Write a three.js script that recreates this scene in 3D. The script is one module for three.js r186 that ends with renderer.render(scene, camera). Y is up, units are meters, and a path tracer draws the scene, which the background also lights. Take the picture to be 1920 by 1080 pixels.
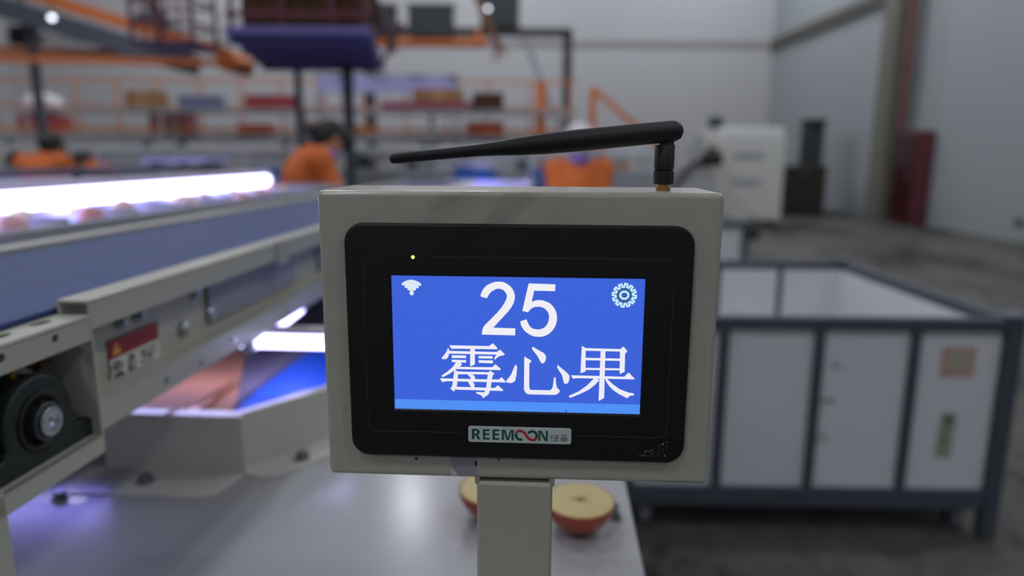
import * as THREE from 'three';
import { RoundedBoxGeometry } from 'three/addons/geometries/RoundedBoxGeometry.js';
import { mergeGeometries, mergeVertices } from 'three/addons/utils/BufferGeometryUtils.js';
import { MarchingCubes } from 'three/addons/objects/MarchingCubes.js';
import { RectAreaLightUniformsLib } from 'three/addons/lights/RectAreaLightUniformsLib.js';

// ---------------------------------------------------------------- camera, light levels, exposure
const scene = new THREE.Scene();
scene.background = new THREE.Color(0x050608);
const D2R = Math.PI / 180;
const camera = new THREE.PerspectiveCamera(2 * Math.atan(540 / 1300) / D2R, 1920 / 1080, 0.05, 80);
camera.position.set(0, 1.40, 0);
camera.rotation.order = 'YXZ';
camera.rotation.set(-10.78 * D2R, 0, 0.34 * D2R);
camera.focus = 0.405;
camera.userData.fStop = 3.2;
const renderer = new THREE.WebGLRenderer({ antialias: true });
renderer.toneMapping = THREE.LinearToneMapping;
renderer.toneMappingExposure = 1.0;
renderer.shadowMap.enabled = true;
RectAreaLightUniformsLib.init();
const HALL_LAMP = 17;      // candela of each globe lamp in the hall
const TUBE_GLOW = 8.0;     // glow of the conveyor LED tubes
const TUBE_LIGHT = 9;     // their light

// ---------------------------------------------------------------- helpers
let seed = 7;
const rnd = () => { seed = (seed * 1664525 + 1013904223) >>> 0; return seed / 4294967296; };
const rr = (a, b) => a + (b - a) * rnd();
const used = new Map();
const numbered = (n) => { const k = used.get(n) ?? 0; used.set(n, k + 1); return k ? `${n}_${String(k).padStart(3, '0')}` : n; };
function tag(o, label, category, group, kind) {
  if (label) o.userData.label = label;
  if (category) o.userData.category = category;
  if (group) o.userData.group = group;
  if (kind) o.userData.kind = kind;
  return o;
}
function thing(name, label, category, pos = [0, 0, 0], turn = 0, group) {
  const o = new THREE.Group(); o.name = numbered(name); o.position.set(...pos); o.rotation.y = turn;
  scene.add(o); return tag(o, label, category, group);
}
function add(parent, name, geo, mat, pos = [0, 0, 0], rot) {
  const m = new THREE.Mesh(geo, mat); m.name = name; m.castShadow = m.receiveShadow = true;
  m.position.set(...pos); if (rot) m.rotation.set(...rot);
  (parent ?? scene).add(m); return m;
}
function struct(name, geo, mat, pos, rot) { const m = add(scene, name, geo, mat, pos, rot); m.userData.kind = 'structure'; return m; }
function copy(o, label, pos, turn, group) {
  const base = o.name.replace(/_\d{3}$/, ''); const c = o.clone(); c.name = numbered(base); scene.add(c);
  if (label) c.userData.label = label; if (group) c.userData.group = group;
  if (pos) c.position.set(...pos); if (turn !== undefined) c.rotation.y = turn; return c;
}
// the sorting line stands 3.5 degrees off the hall: u runs to its right, v towards the camera
const TURN = -3.5 * D2R;
const M = (u, y, v) => [u * Math.cos(TURN) + v * Math.sin(TURN), y, -u * Math.sin(TURN) + v * Math.cos(TURN)];
const mthing = (name, label, cat, [u, y, v], group) => thing(name, label, cat, M(u, y, v), TURN, group);

const bx = (w, h, d, r = 0.004, s = 2) => new RoundedBoxGeometry(w, h, d, s, Math.min(r, w / 2.01, h / 2.01, d / 2.01));
const at = (g, x = 0, y = 0, z = 0, rx = 0, ry = 0, rz = 0) => { const c = g.clone(); c.rotateX(rx); c.rotateY(ry); c.rotateZ(rz); c.translate(x, y, z); return c; };
const plain = (g) => { const c = g.index ? g.toNonIndexed() : g.clone(); for (const k of Object.keys(c.attributes)) if (!['position', 'normal', 'uv'].includes(k)) c.deleteAttribute(k); return c; };
const join = (...gs) => mergeGeometries(gs.map(plain));
const cyl = (r, h, n = 24, r2 = r) => new THREE.CylinderGeometry(r2, r, h, n);
const lathe = (pts, n = 40) => new THREE.LatheGeometry(pts.map(([x, y]) => new THREE.Vector2(x, y)), n);
const tube = (pts, r, n = 24, k = 8) => new THREE.TubeGeometry(new THREE.CatmullRomCurve3(pts.map((p) => new THREE.Vector3(...p))), n, r, k);
function bar(a, b, w, h = w, r = 0.004) {       // a beam of section w x h from a to b
  const A = new THREE.Vector3(...a), B = new THREE.Vector3(...b), L = A.distanceTo(B);
  const g = bx(w, h, L, r), m = new THREE.Matrix4().lookAt(A, B, new THREE.Vector3(0, 1, 0.001)); m.setPosition(A.add(B).multiplyScalar(0.5));
  return g.applyMatrix4(m);
}
function rrect(w, h, r, Path = THREE.Shape) {
  const s = new Path(), x = w / 2, y = h / 2;
  s.moveTo(-x + r, -y); s.lineTo(x - r, -y); s.absarc(x - r, -y + r, r, -Math.PI / 2, 0); s.lineTo(x, y - r); s.absarc(x - r, y - r, r, 0, Math.PI / 2);
  s.lineTo(-x + r, y); s.absarc(-x + r, y - r, r, Math.PI / 2, Math.PI); s.lineTo(-x, -y + r); s.absarc(-x + r, -y + r, r, Math.PI, Math.PI * 1.5); return s;
}
const extr = (shape, depth, bevel = 0.001, seg = 8) => new THREE.ExtrudeGeometry(shape, { depth: depth - 2 * bevel, bevelEnabled: bevel > 0, bevelSize: bevel, bevelThickness: bevel, bevelSegments: 3, curveSegments: seg });

// ---------------------------------------------------------------- textures
function canvas(w, h, draw) {
  const c = document.createElement('canvas'); c.width = w; c.height = h; draw(c.getContext('2d'), w, h);
  const t = new THREE.CanvasTexture(c); t.colorSpace = THREE.SRGBColorSpace; t.anisotropy = 8; return t;
}
function grain(n, fn, srgb) {                   // tiling DataTexture
  const d = new Uint8Array(n * n * 4);
  for (let i = 0; i < n * n; i++) { const c = fn(i % n, (i / n) | 0); d.set([c[0], c[1], c[2], 255], i * 4); }
  const t = new THREE.DataTexture(d, n, n); t.wrapS = t.wrapT = THREE.RepeatWrapping; t.magFilter = THREE.LinearFilter; t.minFilter = THREE.LinearMipmapLinearFilter; t.generateMipmaps = true;
  if (srgb) t.colorSpace = THREE.SRGBColorSpace; t.needsUpdate = true; return t;
}
function noiseField(n, octaves) {               // tiling value noise, 0..1
  const f = new Float32Array(n * n); let total = 0;
  for (const [cells, amp] of octaves) {
    const g = Float32Array.from({ length: cells * cells }, rnd); total += amp;
    for (let y = 0; y < n; y++) for (let x = 0; x < n; x++) {
      const fx = x / n * cells, fy = y / n * cells, ix = fx | 0, iy = fy | 0, sx = (fx - ix) ** 2 * (3 - 2 * (fx - ix)), sy = (fy - iy) ** 2 * (3 - 2 * (fy - iy));
      const q = (a, b) => g[(b % cells) * cells + (a % cells)];
      f[y * n + x] += amp * ((q(ix, iy) * (1 - sx) + q(ix + 1, iy) * sx) * (1 - sy) + (q(ix, iy + 1) * (1 - sx) + q(ix + 1, iy + 1) * sx) * sy);
    }
  }
  return f.map((v) => v / total);
}
const N512 = noiseField(512, [[4, 1], [9, 0.8], [23, 0.6], [61, 0.5], [150, 0.4]]);
const N256 = noiseField(256, [[40, 1], [90, 0.8], [128, 0.5]]);
const rep = (t, x, y = x) => { const c = t.clone(); c.repeat.set(x, y); c.needsUpdate = true; return c; };
const concreteMap = grain(512, (x, y) => {
  const v = N512[y * 512 + x], w = N512[((y * 3 + 77) % 512) * 512 + ((x * 3 + 31) % 512)], stain = Math.max(0, (0.47 - v) * 5);
  const b = 77 + (v - 0.5) * 90 + (w - 0.5) * 30 - stain * 42; const k = Math.max(22, b); return [k, k * 0.985, k * 0.91];
}, true);
const peelBump = grain(256, (x, y) => { const v = 255 * N256[y * 256 + x]; return [v, v, v]; });
const cartonMap = grain(256, (x, y) => {
  const v = N512[y * 512 + x], flute = (x % 8 < 4 ? 4 : 0); const b = 150 + (v - 0.5) * 40 + flute; return [b, b * 0.74, b * 0.5];
}, true);
const beltMap = grain(256, (x, y) => { const v = N512[y * 512 + x * 1] - 0.5, w = ((x + y) % 4 < 2 ? 5 : 0); return [30 + v * 20 + w, 56 + v * 22 + w, 112 + v * 20 + w]; }, true);

// ---------------------------------------------------------------- materials
const std = (color, roughness = 0.6, metalness = 0, extra = {}) => new THREE.MeshStandardMaterial({ color, roughness, metalness, ...extra });
const glow = (color, k) => new THREE.MeshStandardMaterial({ color: 0x222222, roughness: 0.5, emissive: color, emissiveIntensity: k });
const X = {
  paint: new THREE.MeshPhysicalMaterial({ color: 0xadac9e, roughness: 0.45, clearcoat: 0.6, clearcoatRoughness: 0.14, bumpMap: rep(peelBump, 1), bumpScale: 0.00025 }),
  frame: std(0xadada0, 0.42), frameIn: std(0xa5a49a, 0.36), table: new THREE.MeshPhysicalMaterial({ color: 0xa0a0a3, roughness: 0.6, clearcoat: 0.5, clearcoatRoughness: 0.19 }),
  guard: std(0xc6c6bc, 0.2), black: std(0x0d0e0e, 0.42), blackGloss: std(0x0a0b0b, 0.3), rubber: std(0x111112, 0.55), line: std(0x2b2d2c, 0.5),
  brass: std(0xb98a4a, 0.3, 1), steel: std(0xb9bcc0, 0.28, 1), steelDull: std(0x8d9094, 0.45, 1), rust: std(0x6b3e22, 0.85), casting: std(0x141f1b, 0.5), seal: std(0x121313, 0.6),
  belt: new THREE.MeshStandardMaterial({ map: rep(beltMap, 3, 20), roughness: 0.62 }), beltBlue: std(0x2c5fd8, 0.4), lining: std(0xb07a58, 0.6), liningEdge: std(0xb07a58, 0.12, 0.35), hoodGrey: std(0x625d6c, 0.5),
  wall: std(0xb4b4b6, 0.8), wallRight: std(0x9aa1a3, 0.75), band: std(0x8f8f90, 0.8), ceiling: std(0x8d8f90, 0.9), floor: new THREE.MeshStandardMaterial({ map: rep(concreteMap, 9, 9), roughness: 0.7 }),
  dark: std(0x33383b, 0.6), darkBrown: std(0x2b2620, 0.7), pillar: std(0x6e6c62, 0.8), redPipe: std(0x6a4240, 0.5), redBox: std(0x5e2a32, 0.45), beam: std(0x5b5951, 0.7),
  slate: std(0x474d58, 0.5), panel: std(0xd8dbe0, 0.5), cap: std(0x70757f, 0.5),
  orange: std(0xd4702a, 0.5), orangeJacket: std(0xd96e2e, 0.75), hair: std(0x161416, 0.6), skin: std(0xc89878, 0.6), trousers: std(0x2a2e3a, 0.8), mask: std(0x8d84d8, 0.7), capCloth: std(0xd8d8dc, 0.8),
  cream: std(0xcfcfca, 0.5), grey: std(0x9a9da2, 0.5), lilac: std(0xa6a5e4, 0.45), carton: new THREE.MeshStandardMaterial({ map: cartonMap, roughness: 0.85 }), cartonDarkShaded: new THREE.MeshStandardMaterial({ color: 0x77664e, map: cartonMap, roughness: 0.85 }), railPale: std(0xcf7a3e, 0.5), crateRed: std(0x9c3a3e, 0.55), crateBlue: std(0x3f5f96, 0.55), purpleSteel: std(0x6a63a2, 0.5), cageRed: std(0x602838, 0.55),  // lilac has violet lamp light in it; dark carton tint has shade
  blueBin: std(0x2f6fb8, 0.5), galv: std(0x7a7f86, 0.4, 0.5),
};
const LEDC = 0xc4bfff;
const ledGlow = glow(LEDC, TUBE_GLOW), barGlow = glow(LEDC, 6), hallGlow = glow(0xf6f8ff, 20), dotGlow = glow(0xeef0ff, 4);
function areaLight(parent, w, h, intensity, color, pos, rot) {
  const l = new THREE.RectAreaLight(color, intensity, w, h); l.name = 'lamp_light'; l.position.set(...pos); l.rotation.set(...rot); parent.add(l); return l;
}
const DOWN = [-Math.PI / 2, 0, 0];

// ================================================================ THE HALL
const XR = 8.72, XL = -17, ZF = -24.4, ZB = 11, HC = 9.4;
struct('floor', new THREE.BoxGeometry(XR - XL + 0.6, 0.3, ZB - ZF + 0.6), X.floor, [(XR + XL) / 2, -0.15, (ZF + ZB) / 2]);
struct('ceiling', new THREE.BoxGeometry(XR - XL + 0.6, 0.25, ZB - ZF + 0.6), X.ceiling, [(XR + XL) / 2, HC + 0.125, (ZF + ZB) / 2]);
struct('wall_back', new THREE.BoxGeometry(XR - XL + 0.6, HC, 0.3), X.wall, [(XR + XL) / 2, HC / 2, ZF - 0.15]);
struct('wall_front', new THREE.BoxGeometry(XR - XL + 0.6, HC, 0.3), X.wall, [(XR + XL) / 2, HC / 2, ZB + 0.15]);
struct('wall_left', new THREE.BoxGeometry(0.3, HC, ZB - ZF), X.wall, [XL - 0.15, HC / 2, (ZF + ZB) / 2]);
{
  const w = struct('wall_right', new THREE.BoxGeometry(0.3, HC, ZB - ZF), X.wallRight, [XR + 0.15, HC / 2, (ZF + ZB) / 2]);
  add(w, 'wall_outlet', join(bx(0.02, 0.12, 0.2, 0.006), at(cyl(0.035, 0.02, 16), -0.012, 0, 0, 0, 0, Math.PI / 2)), X.dark, [-0.16, -HC / 2 + 0.32, 4.97 - 12.0 + 7.0 - 5.2]);
}
struct('trim_1', bx(XR - XL - 0.3, 0.2, 0.06, 0.01), X.band, [(XR + XL) / 2 - 0.1, 5.12, ZF + 0.03]);
struct('trim_2', bx(0.16, 0.3, 8.3, 0.02), X.beam, [XR - 0.08, 5.1, ZF + 4.25]);
struct('pillar_1', bx(0.5, HC, 0.55, 0.02), X.pillar, [XR - 0.25, HC / 2, -16.0]);
struct('trim_3', join(at(cyl(0.09, HC - 2, 20), 0, (HC - 2) / 2 + 2, 0), at(cyl(0.12, 0.06, 20), 0, 3.4, 0), at(cyl(0.12, 0.06, 20), 0, 6, 0)), X.redPipe, [XR - 0.26, 0, -15.5]);

// hall lamps; the last one, behind the camera, is an added fill light
const lampSpots = [[-10.6, 3.2], [-2.6, 3.2], [5.4, 3.2], [-10.4, -3.5], [-2.4, -3.5], [5.6, -3.5], [-8.9, -9.5], [-0.9, -9.5], [7.1, -9.5], [-10.4, -15.4], [-2.4, -15.4], [5.6, -15.4], [-8.9, -20.6], [-0.9, -20.6], [6.1, -20.6], [-4.5, 9]];
let lamp0;
const LAMPG = 'globe lamps hung under the hall ceiling';
for (const [x, z] of lampSpots) {
  if (!lamp0) {
    lamp0 = thing('globe_lamp', 'round white globe lamp hung from the hall ceiling', 'lamp', [x, 8.75, z], 0, LAMPG);
    add(lamp0, 'globe', new THREE.SphereGeometry(0.22, 28, 20), hallGlow);
    add(lamp0, 'cap', cyl(0.12, 0.08, 24, 0.07), X.galv, [0, 0.235, 0]);
    add(lamp0, 'hanger', cyl(0.012, 0.4, 10), X.galv, [0, 0.46, 0]);
    const l = new THREE.PointLight(0xf4f6ff, HALL_LAMP); l.name = 'lamp_light'; l.shadow.radius = 10; l.castShadow = true; lamp0.add(l);
  } else copy(lamp0, null, [x, 8.75, z]);
}

// hydrant cabinet, dark cabinet, white machine along the right
{
  const t = thing('hydrant_cabinet', 'tall dark red fire cabinet standing against the right wall beside the pillar', 'cabinet', [XR - 0.32, 0, -15.0]);
  add(t, 'body', bx(0.36, 1.95, 0.8, 0.015), X.redBox, [0.12, 0.99, 0]);
  add(t, 'door', bx(0.03, 1.8, 0.7, 0.01), std(0x3a1216, 0.3), [-0.075, 1.0, 0]);
  add(t, 'handle', bx(0.03, 0.16, 0.03, 0.008), X.steelDull, [-0.1, 1.05, 0.26]);
  add(t, 'plinth', bx(0.34, 0.06, 0.78, 0.01), X.dark, [0.12, 0.03, 0]);
}
{
  const t = thing('storage_chest', 'low dark brown chest standing by the wall right of the white machine', 'chest', [7.1, 0, -17.4]);
  add(t, 'body', bx(1.05, 1.1, 0.7, 0.02), X.darkBrown, [0, 0.6, 0]);
  add(t, 'lid', bx(1.09, 0.07, 0.74, 0.02), X.darkBrown, [0, 1.17, 0]);
  add(t, 'latch', bx(0.08, 0.12, 0.02, 0.005), X.steelDull, [0, 1.08, 0.37]);
  for (const s of [-1, 1]) add(t, 'foot', bx(0.1, 0.06, 0.6, 0.01), X.black, [s * 0.42, 0.03, 0]);
  const c = thing('narrow_cabinet', 'tall narrow black upright cabinet just behind the dark brown chest', 'cabinet', [7.72, 0, -18.3]);
  add(c, 'body', bx(0.42, 2.25, 0.5, 0.02), X.black, [0, 1.155, 0]);
  add(c, 'door', bx(0.36, 2.0, 0.02, 0.008), X.dark, [0, 1.16, 0.255]);
  add(c, 'cornice', bx(0.46, 0.1, 0.54, 0.01), X.darkBrown, [0, 2.32, 0]);
  add(c, 'plinth', bx(0.4, 0.03, 0.48, 0.005), X.black, [0, 0.015, 0]);
}
{
  const t = thing('white_machine', 'large white enamelled machine cabinet with a pale grey lid and two vents', 'machine', [4.8, 0, -14.9]);
  add(t, 'body', bx(1.42, 1.72, 1.3, 0.05, 4), X.cream, [0, 0.98, 0]);
  add(t, 'lid', bx(1.36, 0.18, 1.24, 0.06, 4), std(0xdadcdc, 0.45), [0, 1.9, 0]);
  add(t, 'plinth', bx(1.3, 0.12, 1.2, 0.02), X.dark, [0, 0.06, 0]);
  for (const y of [1.38, 0.85]) add(t, 'vent', join(...[0, 1, 2, 3].map((k) => at(bx(0.6, 0.016, 0.02, 0.004), 0, k * 0.035, 0))), X.grey, [-0.05, y, 0.655]);
  add(t, 'side_panel', bx(0.03, 1.5, 1.1, 0.01), std(0xbdbdb4, 0.5), [-0.715, 0.98, 0]);
  const d = thing('dome_light', 'small dark dome lamp standing on the lid of the white machine', 'lamp', [4.15, 1.99, -14.6]); d.scale.setScalar(1.35);
  add(d, 'base', cyl(0.11, 0.06, 20), X.black, [0, 0.03, 0]);
  add(d, 'dome', new THREE.SphereGeometry(0.13, 20, 10, 0, 6.3, 0, Math.PI / 2), std(0x2a3338, 0.3), [0, 0.06, 0]);
  const a = thing('feed_unit', 'grey feeder stand with a black motor and hose left of the white machine', 'machine', [3.55, 0, -14.0]);
  add(a, 'stand', join(at(bx(0.9, 0.9, 0.7, 0.03), 0, 0.45, 0), at(bx(0.7, 0.4, 0.5, 0.05), -0.05, 1.1, 0)), std(0xa9aaab, 0.6));
  add(a, 'motor', join(at(cyl(0.15, 0.36, 20), 0, 0, 0, 0, 0, Math.PI / 2), at(bx(0.16, 0.12, 0.16, 0.02), 0, 0.16, 0)), X.black, [0.33, 1.38, 0.25]);
  add(a, 'hose', tube([[0.2, 1.36, 0.25], [-0.05, 1.26, 0.3], [-0.25, 1.05, 0.35], [-0.5, 0.7, 0.36]], 0.06), X.dark);
  add(a, 'spout', join(at(bx(0.14, 0.5, 0.14, 0.02), 0, 0, 0, 0, 0, -0.5)), X.grey, [0.05, 1.62, 0]);
}

// ================================================================ BINS
function makeBin(label) {
  const t = thing('sorting_bin', label, 'bin', [0, 0, 0]);
  const W = 1.36, D = 1.36, H = 0.85, S = 0.055;
  for (const sx of [-1, 1]) for (const sz of [-1, 1]) {
    const p = add(t, 'post', bx(S, H - 0.0, S, 0.006), X.slate, [sx * W / 2, H / 2, sz * D / 2]);
    add(p, 'post_cap', bx(S + 0.008, 0.016, S + 0.008, 0.005), X.cap, [0, H / 2 + 0.006, 0]);
  }
  for (const y of [0.155, H - 0.028]) {
    const h = y < 0.4 ? 0.075 : 0.045;
    for (const s of [-1, 1]) { add(t, 'rail', bx(W - S, h, 0.04, 0.005), X.slate, [0, y, s * D / 2]); add(t, 'rail', bx(0.04, h, D - S, 0.005), X.slate, [s * W / 2, y, 0]); }
  }
  const PH = H - 0.05 - 0.19;
  for (let k = 0; k < 4; k++) for (const s of [-1, 1]) {
    const c = -W / 2 + W / 8 + k * W / 4;
    add(t, 'panel', bx(W / 4 - 0.03, PH, 0.012, 0.003), X.panel, [c, 0.19 + PH / 2, s * (D / 2 - 0.008)]);
    add(t, 'panel', bx(0.012, PH, D / 4 - 0.004, 0.002), X.panel, [s * (W / 2 - 0.028), 0.19 + PH / 2, c]);
    if (k) { add(t, 'upright', bx(0.034, PH + 0.03, 0.034, 0.004), X.slate, [c - W / 8, 0.19 + PH / 2, s * D / 2]); add(t, 'upright', bx(0.034, PH + 0.03, 0.034, 0.004), X.slate, [s * W / 2, 0.19 + PH / 2, c - W / 8]); }
  }
  add(t, 'bottom_panel', bx(W - 0.06, 0.02, D - 0.06, 0.004), X.panel, [0, 0.17, 0]);
  return t;
}
{
  const b = makeBin('large white-panelled bin with grey steel posts, on the floor beside the white table');
  b.position.set(1.118, 0, -3.09); b.rotation.y = -1.2 * D2R;
  const card = add(b, 'label_card', bx(0.115, 0.105, 0.003, 0.001), new THREE.MeshStandardMaterial({ roughness: 0.7, map: canvas(128, 116, (g, w, h) => {
    g.fillStyle = '#c0867c'; g.fillRect(0, 0, w, h); g.fillStyle = '#b4b09a'; g.fillRect(14, 14, w - 28, h - 28); g.fillStyle = '#9c998a'; for (const y of [34, 50, 66, 80]) g.fillRect(24, y, w - 54, 5);
  }) }), [0.50, 0.685, 0.683]); card.userData.label = 'small yellowish card with a red border';
  add(b, 'green_tag', bx(0.055, 0.17, 0.002, 0.0008), new THREE.MeshStandardMaterial({ roughness: 0.7, map: canvas(64, 190, (g, w, h) => {
    g.fillStyle = '#8fa08a'; g.fillRect(0, 0, w, h); g.fillStyle = '#5d7059'; g.fillRect(14, 6, 30, 46); g.fillStyle = '#788c6c'; g.fillRect(20, 52, 16, 100); g.fillStyle = '#9aa694'; g.fillRect(40, 60, 20, 110);
  }) }), [0.49, 0.405, 0.683], [0, 0, -0.05]).userData.label = 'faded green paper tag';
  for (const sx of [-1, 1]) for (const sz of [-1, 1]) {
    const c = add(b, 'caster', join(at(cyl(0.05, 0.035, 20), 0, 0, 0, 0, 0, Math.PI / 2), at(bx(0.05, 0.08, 0.06, 0.01), 0, 0.045, 0)), X.galv, [sx * (0.68 - 0.09), 0.05, sz * (0.68 - 0.06)]);
    add(c, 'axle', at(cyl(0.012, 0.06, 10), 0, 0, 0, 0, 0, Math.PI / 2), X.steelDull);
  }
  for (const [x, y, w] of [[0.07, 0.665, 0.035], [0.05, 0.53, 0.05], [0.04, 0.39, 0.04]]) add(b, 'tape_mark', bx(w, 0.014, 0.0015, 0.0005), X.grey, [x, y, 0.683]);
  const c = copy(b, 'second white-panelled bin, farther off, in front of the white machine', [1.38, 0, -6.75], -2 * D2R);
  for (const o of [...c.children]) if (/label_card|green_tag|tape_mark/.test(o.name)) c.remove(o);
  const g = thing('floor_pump', 'small black pump lying on the floor at the foot of the white machine', 'pump', [4.1, 0, -12.2]);
  add(g, 'body', at(cyl(0.12, 0.42, 20), 0, 0.13, 0, 0, 0, Math.PI / 2), X.black); add(g, 'base', bx(0.4, 0.03, 0.24, 0.008), X.dark, [0, 0.015, 0]); add(g, 'outlet', cyl(0.035, 0.2, 14), X.steelDull, [0.12, 0.28, 0]);
}

// ================================================================ WORK TABLE
{
  const t = mthing('work_table', 'white painted steel work table carrying the display stand and the apple halves', 'table', [-0.55, 0, -0.66]);
  add(t, 'table_top', bx(1.295, 0.03, 0.88, 0.003), X.table, [0, 0.97, 0]);
  for (const sx of [-1, 1]) for (const sz of [-1, 1]) add(t, 'leg', bx(0.05, 0.955, 0.05, 0.004), X.frame, [sx * 0.6, 0.4775, sz * 0.39]);
  for (const s of [-1, 1]) add(t, 'apron', bx(1.2, 0.08, 0.025, 0.003), X.frame, [0, 0.9, s * 0.39]);
}
function bolt(u, v, y, label, r = 0.0075) {
  const b = mthing('hex_bolt', label, 'bolt', [u, y, v], 'bolts on the white table');
  add(b, 'washer', cyl(r * 1.45, 0.002, 24), X.steelDull, [0, 0.001, 0]);
  add(b, 'bolt_head', cyl(r, 0.0075, 6), X.steelDull, [0, 0.0055, 0]);
  return b;
}
const GLYPHS = [
  [345,418,577,418,599,400,625,427,625,437,373,438,360,440,349,431],
  [336,433,343,446,343,452,621,453,642,438,670,466,665,472,637,478,611,500,607,492,621,469,341,469,337,488,326,502,302,504,297,495,313,477,327,456],
  [467,431,494,432,494,531,470,543,465,537],
  [358,478,442,478,442,494,358,495],
  [357,505,442,506,442,522,357,520],
  [516,479,598,478,598,494,516,494],
  [516,505,600,505,600,523,516,521],
  [383,520,409,521,418,534,403,548,595,546,615,528,645,554,645,563,386,562,338,595,299,615,295,604,331,578,361,551],
  [372,568,396,577,385,675,368,702,346,682,358,668],
  [392,577,573,577,586,567,610,587,599,595,586,678,575,713,541,739,536,726,523,717,502,711,501,700,549,702,560,671,570,591,394,594],
  [286,621,634,621,652,606,678,634,676,638,330,638,298,644],
  [382,671,612,673,630,656,661,684,660,691,380,689],
  [445,589,486,596,495,611,493,636,480,638,471,623,464,608],
  [451,637,480,636,491,653,489,673,473,675,465,662],
  [733,527,743,539,739,590,732,625,723,635,708,641,683,639,679,628,706,591,726,541],
  [784,477,826,501,823,510,814,518,815,665,818,675,827,680,939,680,951,666,956,639,959,601,970,600,971,631,977,658,984,669,996,680,992,692,981,702,968,708,814,708,799,704,790,693,784,678],
  [833,417,866,436,895,452,907,465,912,480,908,501,901,512,889,518,881,511,870,489,859,470,827,429],
  [980,524,1013,552,1041,576,1049,587,1051,599,1046,625,1039,636,1026,639,1017,630,1011,603,1005,584,976,539],
  [1118,406,1141,419,1143,560,1116,572,1114,567,1116,468],
  [1140,419,1341,421,1357,405,1381,431,1378,438,1369,448,1370,557,1345,571,1341,566,1339,436,1140,435],
  [1141,477,1342,478,1341,492,1142,492],
  [1142,538,1342,537,1342,549,1142,551],
  [1227,428,1255,428,1256,720,1228,738,1224,733],
  [1058,585,1369,587,1393,561,1429,596,1427,602,1088,602,1072,607],
  [1199,595,1226,610,1200,641,1168,669,1110,701,1056,724,1048,712,1103,685,1153,646],
  [1257,598,1268,601,1305,635,1346,664,1394,682,1427,687,1431,699,1406,703,1392,719,1340,693,1306,669,1284,647,1265,620],
];
const DIGITS = [
  [528,115,535,96,548,74,564,58,584,47,609,37,634,35,659,37,681,47,700,61,713,77,722,96,727,117,725,140,719,162,704,189,685,214,602,307,730,309,730,351,535,350,537,326,543,306,555,290,591,253,627,215,651,185,667,159,677,138,681,122,678,107,670,94,662,86,652,80,633,76,618,79,606,85,592,94,580,107,571,121,566,133,532,126],
  [805,43,958,46,957,86,837,85,824,151,843,142,865,139,886,141,904,146,924,154,940,167,953,183,963,202,969,220,971,242,970,264,964,287,954,307,939,326,925,339,907,349,887,356,868,357,846,356,828,351,809,342,791,329,778,315,769,301,762,285,759,266,796,254,801,271,809,286,818,299,831,308,847,312,863,313,881,310,896,303,908,291,917,276,923,258,925,239,923,221,916,206,905,193,890,184,876,179,862,178,844,180,829,185,815,197,803,212,770,205],
];

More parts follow.
